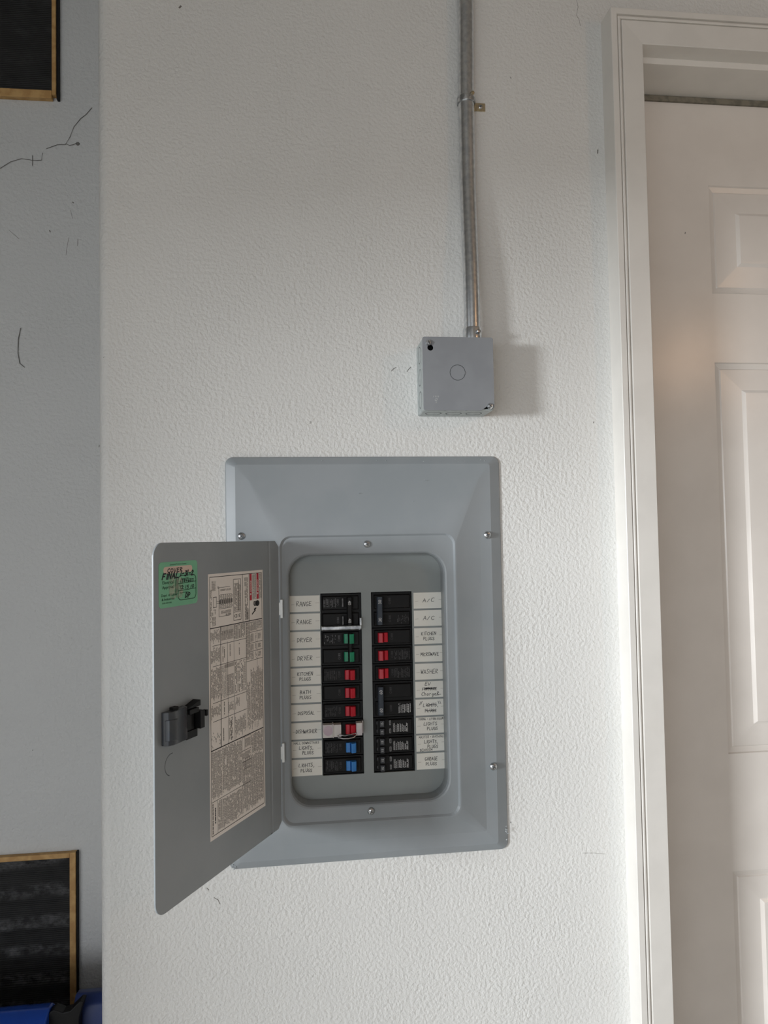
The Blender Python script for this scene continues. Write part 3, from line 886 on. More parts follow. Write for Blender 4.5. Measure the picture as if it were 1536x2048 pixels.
# danger bars
for a0, a1, word, bb in ((0.735, 0.775, 'DANGER', .123), (0.872, 0.912, 'PELIGRO', .121)):
    rect(redm, a0, a1, 0.013, bb, Y2)
block(0.785, 0.865, 0.016, 0.121, 0.020, .92, (.004, .014)); block(0.918, 0.97, 0.016, 0.121, 0.018, .9, (.004, .014))
wht = MB(tfl)
for a0, word in ((0.755, 'DANGER'), (0.892, 'PELIGRO')):
    # reads upwards: build in a local frame where text runs along -b
    t = MB()
    type_mb(t, word, 0, 0, 1.0, 0, align='LEFT')
    wid = max(v[0] for v in t.v)
    for f in t.f:
        pts = [t.v[i] for i in f]
        wht.add([(a0 + p[2] * 0.026, Y3, 0.088 - p[0] / wid * 0.048) for p in pts], [tuple(range(len(pts)))])
    wht.add([(a0 - .013, Y3, .102), (a0 - .013, Y3, .092), (a0 + .016, Y3, .097)], [(0, 1, 2)])
# hand and spark pictogram
def blob(cx, cb, ra, rb, m=blk, n=14):
    m.add([(cx + ra * math.cos(2 * math.pi * k / n), Y2, cb + rb * math.sin(2 * math.pi * k / n)) for k in range(n)], [tuple(range(n))])
blob(0.885, 0.139, 0.040, 0.0125)
for k in range(4):
    rect(blk, 0.80 + .008 * abs(k - 1.2), 0.87, 0.1285 + .0055 * k, 0.1325 + .0055 * k, Y2)
for p, q in (((0.86, .158), (0.815, .163)), ((0.815, .163), (0.845, .1655)), ((0.845, .1655), (0.775, .182))):
    dx, db = q[0] - p[0], (q[1] - p[1]) * 2.5
    L = math.hypot(dx, db)
    nx, nb = -db / L * .007, dx / L * .007 / 2.5
    blk.add([(p[0] - nx, Y2, p[1] - nb), (q[0] - nx, Y2, q[1] - nb), (q[0] + nx, Y2, q[1] + nb), (p[0] + nx, Y2, p[1] + nb)], [(0, 1, 2, 3)])
hline(0.207, 0.022, 0.975, .0034)
# middle part: table
vline(0.195, 0.207, 0.668, .008); vline(0.315, 0.27, 0.668, .004); vline(0.43, 0.207, 0.668, .004); vline(0.655, 0.207, 0.53, .005); vline(0.725, 0.207, 0.355, .005); vline(0.87, 0.207, 0.40, .003)
for b in (0.275, 0.353, 0.492, 0.562):
    hline(b, 0.06 if b != .275 else .06, 0.655, .0018)
for b in (0.255, 0.300, 0.335):
    hline(b, 0.725, 0.975, .0018)
hline(0.372, 0.655, 0.975, .0018)
for b0, b1 in ((.212, .27), (.280, .348), (.358, .486), (.498, .556), (.60, .66)):
    block(0.03, 0.185, b0, b1, 0.020, .9 if b0 < .59 else .35, (.004, .018), rag=.015)
block(0.20, 0.42, 0.209, 0.24, 0.022, 1, (.03, .04), ww=.25); block(0.21, 0.42, 0.225, 0.262, 0.016, .95, (.003, .008))
block(0.435, 0.64, 0.210, 0.268, 0.03, .85, (.004, .014))
for a, b0, b1 in ((0.235, .285, .345), (0.26, .29, .33), (.36, .283, .33), (.525, .287, .335), (.25, .50, .55), (.235, .60, .65), (.37, .58, .66)):
    block(a - .012, a + .012, b0, b1, 0.024, .85, (.003, .012))
block(0.20, 0.30, 0.36, 0.486, 0.022, .85, (.006, .03), ww=.35); block(0.26, 0.43, 0.357, 0.372, 0.014, 1, (.004, .01))
block(0.30, 0.42, 0.40, 0.482, 0.018, .92, (.004, .014)); block(0.44, 0.64, 0.358, 0.484, 0.034, .72, (.005, .02), ww=.5)
block(0.32, 0.41, 0.505, 0.555, 0.02, .85, (.004, .012), rag=.015); block(0.44, 0.52, 0.50, 0.55, 0.02, .9, (.004, .012), rag=.02)
block(0.33, 0.40, 0.57, 0.655, 0.024, .8, (.004, .014)); block(0.435, 0.64, 0.575, 0.662, 0.019, .9, (.004, .014), rag=.02)
block(0.66, 0.72, 0.212, 0.365, 0.028, .93, (.008, .03)); block(0.735, 0.86, 0.212, 0.25, 0.018, .92); block(0.88, 0.965, 0.212, 0.245, 0.02, .85)
for b0, b1 in ((.262, .295), (.305, .332), (.34, .368)):
    block(0.735, 0.80, b0, b1, 0.018, .95, (.003, .01)); block(0.83, 0.855, b0, b1, 0.018, .7); block(0.885, 0.945, b0 + .003, b1 - .006, 0.016, .9)
block(0.735, 0.97, 0.40, 0.66, 0.020, .9, (.004, .018), rag=.03); block(0.665, 0.725, 0.45, 0.66, 0.022, .85, (.004, .02), rag=.02)
hline(0.668, 0.022, 0.975, .0040)
# lower part: instructions
block(0.03, 0.20, 0.672, 0.855, 0.020, .92, (.004, .02), rag=.008); block(0.205, 0.55, 0.672, 0.853, 0.021, .9, (.004, .022), rag=.01)
block(0.555, 0.965, 0.755, 0.975, 0.020, .92, (.004, .02), rag=.015); block(0.73, 0.965, 0.672, 0.76, 0.024, .9, (.006, .03), rag=.006)
for b in (0.725, 0.770):
    hline(b, 0.56, 0.725, .0018)
frame(0.56, 0.725, 0.672, 0.80, .003); vline(.61, .672, .80, .003)
block(0.615, 0.715, 0.68, 0.715, 0.015, .95); block(0.615, 0.715, 0.732, 0.762, 0.015, .95); block(.565, .605, .735, .76, .018, .8)
hline(0.860, 0.022, 0.72, .0018)
vline(0.122, 0.862, 0.985, .004)
block(0.03, 0.06, 0.866, 0.98, 0.03, .95, (.01, .03)); block(0.07, 0.10, 0.885, 0.945, 0.03, .9, (.01, .03), blk)
block(0.13, 0.20, 0.866, 0.975, 0.023, .9); block(0.205, 0.55, 0.866, 0.98, 0.020, .92, (.004, .02), rag=.01)
build(fine, 'fine_print', M['print'], PD, fix=False)
build(blk, 'label_rules', M['printk'], PD, fix=False)
build(redm, 'warning_bars', M['redprint'], PD, fix=False)
build(wht, 'warning_lettering', M['label'], PD, fix=False)

# green approval sticker: local coordinates in inches from its lower left corner (photo side)
SU0, SU1, SZ0, SZ1 = 10.10, 7.42, -2.70, -0.78
SWD, SHT = SU0 - SU1, SZ1 - SZ0
def tfs(x, y, z):
    return tfd(SU0 - x, -y, SZ0 + z + 0.03 * x / SWD)
pb = plate_mb([rrect(0, SWD, 0, SHT, .18, 5)], -0.010, -0.001, tfs)
ST = build(pb, 'approval_sticker', M['sticker'], PD)
ST['label'] = 'green inspection approval sticker with tan panel'
tan, seal, dk, ink = MB(tfs), MB(tfs), MB(tfs), MB(tfs)
y = -0.013
tan.add([(x, y, z) for x, z in rrect(.30, 2.30, 1.42, 1.72, .14, 4)], [tuple(range(20))])
pts = [(0.95 + .32 * math.cos(a), 0.86 + .55 * math.sin(a)) for a in [2 * math.pi * k / 24 for k in range(24)]]
seal.add([(x, y, z) for x, z in pts], [tuple(range(24))])
seal.add([(x, y, z) for x, z in rrect(1.08, 1.62, .34, 1.22, .2, 4)], [tuple(range(20))])
type_mb(dk, 'Questions? Problems? Contact', 1.30, 1.805, .06, -0.014, sx=1.05)
type_mb(dk, 'Electrical', 0.22, 1.06, .125, -0.016, align='LEFT', bold=.01, sx=1.15)
type_mb(dk, 'Approval', 0.22, 0.86, .125, -0.016, align='LEFT', bold=.01, sx=1.15)
type_mb(dk, 'Dept. of Labor', 0.14, 0.53, .105, -0.016, align='LEFT', bold=.01, sx=1.2)
type_mb(dk, '& Industries', 0.18, 0.36, .10, -0.016, align='LEFT', bold=.01, sx=1.2)
type_mb(dk, 'F500-000-000', 0.20, 0.20, .06, -0.016, align='LEFT', sx=1.3)
type_mb(dk, 'Permit No.', 1.48, 1.16, .075, -0.018, align='LEFT', sx=1.2)
type_mb(dk, 'Date', 1.36, 0.86, .075, -0.018, align='LEFT', sx=1.2)
type_mb(dk, 'Approved by', 1.38, 0.56, .07, -0.018, align='LEFT', sx=1.2)
fr_o = rrect(1.28, 2.56, .24, 1.29, .2, 5)
for i in range(len(fr_o)):
    dk.ribbon([fr_o[i], fr_o[(i + 1) % len(fr_o)]], .03, -0.017)
dk.ribbon([(1.28, .95), (2.56, .99)], .028, -0.017)
dk.ribbon([(1.28, .64), (2.56, .68)], .028, -0.017)
hand(ink, 'COVER', 1.10, 1.47, .18, -0.016, w=.04, width=1.05)
hand(ink, 'FINAL', 0.78, 1.20, .24, -0.019, w=.06, width=1.15, slant=.35)
hand(ink, '1-31-2', 1.92, 1.27, .22, -0.019, w=.055, width=0.95, slant=.3)
hand(ink, '1384603', 1.93, 1.00, .13, -0.019, w=.03, width=.95, slant=.2)
hand(ink, '12 15 10', 1.93, .71, .14, -0.019, w=.03, width=1.05, slant=.2)
hand(ink, 'DP', 1.95, .31, .20, -0.019, w=.045, width=.36, slant=.3)
build(tan, 'sticker_field', M['stickertan'], PD, fix=False)
build(seal, 'sticker_seal', M['tan2'], PD, fix=False)
build(dk, 'sticker_lettering', M['dkgreen'], PD, fix=False)
build(ink, 'sticker_handwriting', M['ink'], PD, fix=False)

# latch: curved paddle housing, spring body and tongue
mb = MB(tfd)
pr = [(9.98, 0.0), (9.98, .12), (9.90, .30), (9.72, .40), (9.50, .42), (8.75, .36), (8.62, .30), (8.62, 0.0)]
mb.loops([[(u, w, -8.36) for u, w in pr], [(u, w, -6.98) for u, w in pr]], True, True)
mb.loops([[(u, w + .05, -8.16) for u, w in pr[1:5]] + [(9.50, .3, -8.16)], [(u, w + .05, -7.30) for u, w in pr[1:5]] + [(9.50, .3, -7.30)]], True, True)
LA = build(mb, 'latch_housing', M['latch'], PD, smooth=30, bevel=.02)
LA['label'] = 'dark grey plastic latch housing'
mb = MB(tfd)
mb.box(7.85, 8.62, 0, .26, -8.44, -8.10)
mb.box(8.00, 8.62, 0, .20, -8.10, -7.30)
mb.box(7.62, 7.92, 0, .48, -8.10, -7.34)
mb.box(7.95, 8.60, .10, .42, -7.36, -7.16)
mb.add([(7.80, 0, -7.12), (8.72, 0, -7.12), (7.80, 0, -6.86), (7.80, .40, -7.12), (8.72, .34, -7.12), (7.80, .40, -6.86)],
       [(0, 1, 2), (3, 5, 4), (0, 3, 4, 1), (1, 4, 5, 2), (2, 5, 3, 0)])
mb.box(9.12, 9.46, 0, .22, -6.99, -6.88)
build(mb, 'latch_spring_body', M['black'], PD, bevel=.015)
mb = MB(tfd).box(7.22, 7.62, .16, .30, -7.68, -7.48).box(7.16, 7.30, .12, .34, -7.70, -7.44)
build(mb, 'latch_tongue', M['black'], PD, bevel=.01)
mb = MB(tfd)
for k in range(13):
    a0, a1 = math.radians(75 + 12 * k), math.radians(75 + 12 * (k + 1))
    f = lambda a, r: (9.36 - r * math.cos(a) * 0.95, 0.003, -9.36 + r * math.sin(a))
    mb.quad(f(-a0 + math.pi, .60), f(-a1 + math.pi, .60), f(-a1 + math.pi, .565), f(-a0 + math.pi, .565))
mb2 = MB(tfd)
arc_pts = [(9.42 + .58 * math.cos(math.radians(a)) * .62, -9.30 + .50 * math.sin(math.radians(a))) for a in range(60, 246, 12)]
for i in range(len(arc_pts) - 1):
    (ua, za), (ub, zb) = arc_pts[i], arc_pts[i + 1]
arc2 = [(9.32 + .46 * math.cos(math.radians(a)), -9.28 + .46 * math.sin(math.radians(a))) for a in range(-70, 100, 12)]
for i in range(len(arc2) - 1):
    (ua, za), (ub, zb) = arc2[i], arc2[i + 1]
    d = Vector((ub - ua, zb - za)).normalized() * .016
    mb2.quad((ua - d.y, .003, za + d.x), (ub - d.y, .003, zb + d.x), (ub + d.y, .003, zb - d.x), (ua + d.y, .003, za - d.x))
build(mb2, 'knockout_mark', M['latch'], PD, fix=False)

# ------------------------------------------------------------------ breakers (a: outer side -> panel centre)
XC = {'L': 2.34, 'R': 5.205}
def sgn(side):
    return 1 if side == 'L' else -1
cache = {}
def shared(key, fn, mt, smooth=0):
    if key not in cache:
        mb = fn()
        me = mb.mesh(key, (0, 0, 0))
        import bmesh
        b = bmesh.new(); b.from_mesh(me); bmesh.ops.recalc_face_normals(b, faces=b.faces)
        b.to_mesh(me); b.free()
        me.materials.append(M[mt])
        if smooth:
            for p in me.polygons:
                p.use_smooth = True
            me.set_sharp_from_angle(angle=math.radians(smooth))
        cache[key] = me
    return cache[key]

def body_fn(side, hgt):
    def fn():
        s = sgn(side)
        mb = MB(lambda a, y, z: (s * a, y, z))
        mb.box(-1.13, 1.13, 0.16, 2.2, -hgt / 2, hgt / 2)
        n = int(round(hgt))
        for i in range(n):
            zc = -hgt / 2 + 0.5 + i * (hgt - 1) / max(1, n - 1) if n > 1 else 0
            z0, z1 = zc - .40, zc + .40
            for a0, a1, t in ((-1.06, 1.00, 0),):
                ls = [[(x, 0.16, z) for x, z in ((a0, z0), (a1, z0), (a1, z1), (a0, z1))],
                      [(x, 0.04, z) for x, z in ((a0 + .03, z0 + .03), (a1 - .03, z0 + .03), (a1 - .03, z1 - .03), (a0 + .03, z1 - .03))],
                      [(x, 0.02, z) for x, z in ((a0 + .06, z0 + .06), (a1 - .06, z0 + .06), (a1 - .06, z1 - .06), (a0 + .06, z1 - .06))]]
                mb.loops(ls, False, True)
        return mb
    return fn

def toggle_fn(side, a0):
    def fn():
        s = sgn(side)
        mb = MB(lambda a, y, z: (s * a, y, z))
        prof = [(a0, 0.03), (a0, -0.13), (a0 + .04, -0.17), (a0 + .21, -0.19), (a0 + .24, -0.10), (a0 + .30, -0.36), (a0 + .34, -0.38),
                (a0 + .52, -0.32), (a0 + .56, -0.26), (a0 + .56, 0.03)]
        ls = [[(a, y, z) for a, y in prof] for z in (-0.26, 0.26)]
        return mb.loops(ls, True, True)
    return fn

def dark_slot_fn(side, a0, a1, hz):
    def fn():
        s = sgn(side)
        return MB(lambda a, y, z: (s * a, y, z)).box(a0, a1, 0.005, 0.03, -hz, hz)
    return fn

def print_fn(side, a0, a1, zlo, zhi, seed, dens):
    def fn():
        s = sgn(side)
        r = random.Random(seed)
        mb = MB(lambda a, y, z: (s * a, y, z))
        a = a0
        while a < a1:
            w = r.uniform(.022, .045)
            z = zlo + r.uniform(0, .05)
            e = zhi - r.uniform(0, .14)
            while z < e:
                L = min(r.uniform(.03, .12), e - z)
                if r.random() < dens:
                    mb.quad((a, 0.016, z), (a + w, 0.016, z), (a + w, 0.016, z + L * .82), (a, 0.016, z + L * .82))
                z += L
            a += w + r.uniform(.022, .06)
        return mb
    return fn

def onoff_fn(side, cx, kind):
    def fn():
        mb = MB()
        f = circle(cx, -.10, .055, 12)
        for i in range(12):
            mb.ribbon([f[i], f[(i + 1) % 12]], .015, .015)
        for q in (0.02, 0.07, 0.12, 0.17):
            mb.ribbon([(cx - .05, q), (cx + .05, q)], .022, .015)
        return mb
    return fn

def rating_mesh(txt, rot, h=.14):
    def fn():
        mb = MB()
        type_mb(mb, txt, 0, 0, h, 0, rot=rot, bold=.012)
        return mb
    return fn

def breaker(side, k, n, label):
    zc = (slot_z(k) + slot_z(k + n - 1)) / 2
    t = thing('circuit_breaker', (XC[side], DF, zc), label, 'circuit breaker', 'circuit breakers in the panel')
    attach(shared('body_%s%d' % (side, n), body_fn(side, n * PITCH - 0.05), 'black'), 'body', t)
    return t, zc

def single(side, k, color, label, pr_seed=None, dens=.8, prm='faint_print', full=True):
    t, zc = breaker(side, k, 1, label)
    a0 = .15 if side == 'L' else .26
    attach(shared('slot_%s' % side, dark_slot_fn(side, a0 - .04, a0 + .70, .29), 'dark'), 'toggle_slot', t)
    tg = attach(shared('toggle_%s_%s' % (side, color), toggle_fn(side, a0), color, 25), 'toggle', t)
    tg['label'] = color + ' plastic toggle'
    s = sgn(side)
    attach(shared('onoff_%s' % side, onoff_fn(side, s * -.16 if side == 'L' else -.02, 0), 'faint_print'), 'on_off_mark', t)
    if full:
        attach(shared('print_%s_%s' % (side, pr_seed), print_fn(side, -.98, -.28 if side == 'L' else -.12, -.3, .3, pr_seed or 1, dens), prm), 'rating_print', t)
    return t

single('L', 4, 'red', 'red-toggle breaker right of the KITCHEN PLUGS card in the left column', 5, .8)
single('L', 5, 'red', 'red-toggle breaker right of the BATH PLUGS card', 6, .1, full=False)
single('L', 6, 'red', 'red-toggle breaker right of the DISPOSAL card', 7, .6)
single('L', 7, 'red', 'red-toggle breaker under the pale lock clip, right of the DISHWASHER card', 8, .4)
single('L', 8, 'blue', 'blue-toggle breaker, the upper of the two blue ones', 9, .75)
single('L', 9, 'blue', 'blue-toggle breaker at the bottom of the left column', 10, .75)
single('R', 2, 'red', 'red-toggle breaker left of the KITCHEN PLUGS card in the right column', 12, .2, full=False)
single('R', 3, 'red', 'red-toggle breaker left of the MICROWAVE card', 13, .8)
single('R', 4, 'red', 'red-toggle breaker left of the WASHER card', 14, .75)

def tie_fn(side, a0, a1, y0, hz):
    def fn():
        s = sgn(side)
        mb = MB(lambda a, y, z: (s * a, y, z))
        prof = [(a0, 0.02), (a0, y0 + .05), (a0 + .05, y0), (a1 - .05, y0), (a1, y0 + .06), (a1, 0.02)]
        return mb.loops([[(a, y, z) for a, y in prof] for z in (-hz, hz)], True, True)
    return fn

def double(side, k, label, mt, rating, a0, a1, hz, seed, prm, dens, y0=-.36, rot=90):
    t, zc = breaker(side, k, 2, label)
    attach(shared('tie_%s_%s_%s' % (side, mt, a0), tie_fn(side, a0, a1, y0, hz), mt, 25), 'tied_toggle', t)
    s = sgn(side)
    for dz in (.5, -.5):
        attach(shared('dslot_%s_%s' % (side, a0), dark_slot_fn(side, a0 - .34, a1 + .10, .27), 'dark'), 'toggle_slot', t, (0, 0, dz))
        if rating:
            attach(shared('rate_%s_%d' % (rating, rot), rating_mesh(rating, rot, .17), 'white_print'), 'rating_number', t, (s * (a0 + a1) / 2, y0 - .006, dz))
        attach(shared('onoff_d%s' % side, onoff_fn(side, -.06 if side == 'L' else .0, 0), prm), 'on_off_mark', t, (s * (a0 - .5) - (0 if side == 'L' else 0) + .06 * s, 0, dz))
    if dens:
        attach(shared('dprint_%s_%d' % (side, seed), print_fn(side, -.98, -.28, -.28, .28, seed, dens), prm), 'rating_print', t, (0, 0, .5 if side == 'L' else -.5))
    return t

M['range_print'] = mat('grey_breaker_print', (118, 118, 120), 0.6, c2=(96, 96, 98), nscale=220)
tr = double('L', 0, 'black double-pole breaker beside the two RANGE cards', 'black', '40', .32, .60, .80, 21, 'range_print', .85, rot=-90)
for dz in (.5, -.5):
    attach(shared('range_bar', lambda: MB().box(.02, .10, -.10, .02, -.23, .23), 'range_print'), 'indicator_bar', tr, (0.03, 0, dz))
tg = double('L', 2, 'black double-pole breaker with green toggles beside the DRYER cards', 'black', None, .36, .58, .80, 22, 'range_print', .5, y0=-.34, rot=-90)
for dz in (.5, -.5):
    attach(shared('green_toggle', toggle_fn('L', .13), 'green', 25), 'green_toggle', tg, (0, 0, dz))
double('R', 0, 'black double-pole 30 amp breaker beside the two A/C cards', 'blue_black', '30', .55, .86, .78, 23, 'faint_print', .5)
double('R', 5, 'black double-pole 60 amp breaker left of the EV Charger card', 'blue_black', '60', .58, .88, .78, 24, 'white_print', .9)

def small_toggle_fn():
    mb = MB()
    prof = [(-.14, 0.03), (-.12, -.22), (.10, -.24), (.14, -.18), (.16, 0.03)]
    return mb.loops([[(x, y, z) for x, y in prof] for z in (-.165, .165)], True, True)
for k, lb in ((7, 'black tandem breaker with two small 15 toggles beside the DINING + LIVING ROOM card'),
              (8, 'black tandem breaker with two 15 toggles, second from the bottom at right'),
              (9, 'black tandem breaker with two small 15 toggles beside the GARAGE PLUGS card')):
    t, zc = breaker('R', k, 1, lb)
    for dz in (.225, -.225):
        attach(shared('tslot', lambda: MB().box(-.86, -.30, .005, .03, -.19, .19), 'dark'), 'toggle_slot', t, (0, 0, dz))
        st = attach(shared('small_toggle', small_toggle_fn, 'black2', 25), 'toggle', t, (-.68, 0, dz))
        attach(shared('rate15', rating_mesh('15', 90, .12), 'white_print'), 'rating_number', st, (-.01, -.245, 0))
        attach(shared('onoff_t', rating_mesh('ON', 90, .07), 'range_print'), 'on_mark', t, (-.95, .014, dz))
        attach(shared('box_t', lambda: [mb_.ribbon([(0, -.13), (.07, -.13), (.07, .10), (0, .10), (0, -.13)], .014, .014) or mb_ for mb_ in [MB()]][0], 'white_print'), 'print_box', t, (-.24, 0, dz))
    attach(shared('tprint', print_fn('R', -.80, .02, -.33, .2, 31, .95), 'white_print'), 'rating_print', t)

# metal retaining bar under the range breaker, lock clip on the dishwasher breaker
t = thing('retaining_clip', (2.33, 0.0, -4.99), 'bright metal retaining bar between the RANGE and DRYER breakers', 'clip')
mb = MB().prism_x([(0.28, -4.99), (-0.06, -4.99), (-0.10, -4.95), (-0.10, -4.78), (-0.05, -4.74), (0.28, -4.74)], 1.22, 3.44)
build(mb, 'bar', M['zinc'], t, bevel=.02)
build(MB().box(3.36, 3.46, -.06, .26, -4.76, -4.34).box(3.30, 3.36, -.12, .0, -4.99, -4.80), 'tab', M['zinc'], t, bevel=.01)
t = thing('breaker_lock', (2.3, 0.0, -10.84), 'pale plastic lock clip with a wire loop around the DISHWASHER toggle', 'lock')
build(MB().box(1.20, 1.74, -.16, .28, -10.86, -10.15), 'plate', M['tag'], t, bevel=.02)
pb = plate_mb([circle(1.50, -10.48, .27, 22)], -.166, -.155)
build(pb, 'faded_disc', M['tagpink'], t)
build(MB().box(1.74, 1.80, -.24, .28, -10.86, -10.10).box(1.80, 2.22, -.18, .28, -10.84, -10.16), 'clamp', M['tag'], t, bevel=.02)
build(MB().box(3.06, 3.38, -.20, .28, -10.80, -10.11).box(3.40, 3.45, -.06, .28, -10.72, -10.05), 'end_clamp', M['tag'], t, bevel=.02)
path = [(2.02, -.26, -10.72), (2.05, -.32, -10.83), (2.3, -.40, -10.88), (2.6, -.42, -10.88), (2.88, -.38, -10.84), (3.06, -.28, -10.74), (3.0, -.24, -10.66), (2.7, -.30, -10.70), (2.4, -.34, -10.74), (2.1, -.28, -10.68)]
build(MB().tube(path, .032, 8), 'wire_loop', M['zinc'], t, smooth=40)

# ------------------------------------------------------------------ junction box
JB = thing('junction_box', (8.83, 0, 6.95), 'square galvanized junction box with a grey cover under the conduit', 'junction box')
BX0, BX1, BZ0, BZ1, BD = 6.86, 10.80, 6.98, 11.02, 2.06
mb = MB()
ro = rrect(BX0 + .02, BX1 - .02, BZ0 + .02, BZ1 - .02, .10, 3)
ri = rrect(BX0 + .09, BX1 - .09, BZ0 + .09, BZ1 - .09, .06, 3)
mb.loops([[(x, -0.0, z) for x, z in ro], [(x, -BD + .05, z) for x, z in ro], [(x, -BD + .05, z) for x, z in ri], [(x, -0.06, z) for x, z in ri]], False, True)
build(mb, 'box_body', M['galvbox'], JB, smooth=30)
# cover plate with keyhole at the upper left and an open slot at the lower right corner
rimo = rrect(BX0, BX1, BZ0, BZ1, .13, 5)
rimo = [p for p in rimo if not (p[0] > BX1 - .30 and p[1] < BZ0 + .30)]
rimo = [(BX1 - .72, BZ0), (BX1 - .48, BZ0 + .18), (BX1 - .30, BZ0 + .34), (BX1 - .14, BZ0 + .30), (BX1, BZ0 + .16)] + rimo
hole = circle(7.30, 10.42, .165, 20)
pb = plate_mb([rimo, hole], -BD - .06, -BD + .02)
build(pb, 'cover_plate', M['coverplate'], JB, bevel=.015)
build(MB().box(7.0, 7.62, -1.6, -1.55, 10.1, 10.75), 'interior_shade_plate', M['dark'], JB)  # black plate paints the shade seen through the keyhole
build(MB().box(BX1 - .75, BX1 - .10, -1.96, -1.92, BZ0 + .08, BZ0 + .5), 'slot_shade_plate', M['dark'], JB)  # dark plate in place of the shade behind the open corner slot
screw((7.20, -BD - .06, 10.68), .165, JB, slot=15, h=.16)
screw((BX1 - .25, -BD - .03, BZ0 + .24), .165, JB, slot=50, h=.16)
# knockouts: cover centre, left flank, underside
def ring(mb, c, r, w, axis):
    n = 28
    for k in range(n):
        a0, a1 = 2 * math.pi * k / n, 2 * math.pi * (k + 1) / n
        P = []
        for rr, aa in ((r, a0), (r, a1), (r - w, a1), (r - w, a0)):
            ca, sa = rr * math.cos(aa), rr * math.sin(aa)
            P.append((c[0] + ca, c[1], c[2] + sa) if axis == 'y' else ((c[0], c[1] + ca, c[2] + sa) if axis == 'x' else (c[0] + ca, c[1] + sa, c[2])))
        mb.quad(*P)
    return mb
M['seam'] = mat('dark_stamped_seam', (84, 88, 90), 0.6, c2=(70, 74, 76), nscale=200)
build(ring(MB(), (8.78, -BD - .063, 9.06), .44, .035, 'y'), 'knockout', M['seam'], JB)
build(MB().dome((9.20, -BD - .06, 9.04), (0, -1, 0), [(.035, 0), (.02, .03)], 8), 'knockout_nib', M['zinc'], JB)
for z in (7.75, 9.0, 10.25):
    build(ring(MB(), (BX0 + .017, -1.0, z), .48, .05, 'x'), 'knockout', M['seam'], JB)
for x in (7.6, 8.75, 9.9):
    build(ring(MB(), (x, -1.0, BZ0 + .017), .46, .06, 'z'), 'knockout', M['seam'], JB)
for x in (8.05, 9.25):
    build(MB().box(x - .06, x + .06, -BD + .05, -BD + .12, BZ0 + .012, BZ0 + .05), 'notch', M['dark'], JB)
mb = MB()
yy = -BD - .064
for k, gx_ in enumerate((7.42, 7.50, 7.57, 7.63, 7.70)):
    mb.ribbon([(gx_, 7.78), (gx_ + (.04 if k % 2 else -.02), 7.70)], .016, yy)
f = circle(7.56, 7.56, .075, 12)
for i in (0, 1, 2, 3, 6, 7, 8, 9):
    mb.ribbon([f[i], f[(i + 1) % 12]], .016, yy)
mb.ribbon([(7.54, 7.60), (7.54, 7.52), (7.58, 7.54)], .014, yy)
mb.ribbon([(7.53, 7.41), (7.58, 7.41)], .014, yy).ribbon([(7.555, 7.44), (7.555, 7.38)], .014, yy)
build(mb, 'stamped_mark', M['white_print'], JB)

# ------------------------------------------------------------------ conduit and strap
CD = thing('conduit', (10.02, -1.0, 11.0), 'galvanized metal conduit running up the wall from the junction box', 'conduit')
path = [(9.92, -1.04, 11.3)]
for k in range(31):
    q = k / 30.0
    z = 12.6 + 9.0 * q
    e = 3 * q * q - 2 * q ** 3
    path.append((9.92 + 0.06 * q, -1.04 + 0.55 * e, z))
path += [(10.00, -.48, 26), (10.08, -.475, 30), (10.12, -.475, 36), (10.14, -.475, RZ1)]
build(MB().tube(path, .461, 32), 'tube', M['galv'], CD, smooth=50)
cn = build(MB().dome((9.92, -1.04, 11.02), (0, 0, 1), [(.60, 0), (.60, .10), (.53, .14), (.53, .74), (.51, .80), (.462, .81)], 32), 'connector', M['galv'], CD, smooth=40)
build(MB().dome((10.10, -1.52, 11.50), (.35, -.94, 0), [(.13, -.06), (.13, .12), (.09, .17), (.03, .18)], 14), 'set_screw', M['zinc'], CD, smooth=40)
CS = thing('conduit_strap', (10.1, -.4, 25.0), 'one-hole metal strap holding the conduit to the wall', 'conduit strap')
px, py = 10.0, -.48
ls = []
for z, r in ((25.10, .47), (25.10, .53), (25.18, .545), (25.26, .53), (25.34, .545), (25.44, .53), (25.44, .47)):
    ls.append([(px + r * math.cos(math.radians(a)), py - r * math.sin(math.radians(a)), z) for a in range(-60, 241, 15)])
mb = MB().loops(ls, closed=False)
build(mb, 'band', M['zinc'], CS, smooth=40)
mb = MB().prism_z([(px + .46, -.50), (px + .54, -.50), (px + .58, -.12), (px + .62, -.06), (px + 1.24, -.06), (px + 1.24, -.0), (px + .46, -.0)], 24.98, 25.46)
build(mb, 'tab', M['brass'], CS, bevel=.02)
screw((px + .95, -.06, 25.22), .13, CS, h=.07, slot=30)
build(MB().dome((px + .28, py - .47, 25.5), (0.3, -.9, .3), [(.10, -.05), (.10, .05), (.05, .09)], 12), 'bead', M['brass'], CS, smooth=40)

# ------------------------------------------------------------------ framed ribbed sheets on the set-back wall
def ribbed_panel(label, x1, z0, z1, strips, wavy, mk):
    t = thing('ribbed_panel', (x1 - 12, BACK, z0), label, 'wall panel', 'framed dark sheets on the set-back wall')
    mb = MB()
    n = int((z1 - z0) / .12)
    row = []
    for i in range(n + 1):
        z = z0 + (z1 - z0) * i / n
        y = BACK - .12 - (.10 * wavy * max(0, math.sin((z - z0) * 2 * math.pi / 1.85)) ** 2)
        row.append((y, z))
    for i in range(n):
        mb.quad((x1 - 24, row[i][0], row[i][1]), (x1 - .02, row[i][0], row[i][1]), (x1 - .02, row[i + 1][0], row[i + 1][1]), (x1 - 24, row[i + 1][0], row[i + 1][1]))
    build(mb, 'sheet', M[mk], t, fix=False)
    for s in strips:
        build(MB().box(*s), 'frame_strip', M['wood'], t, bevel=.03)
    return t
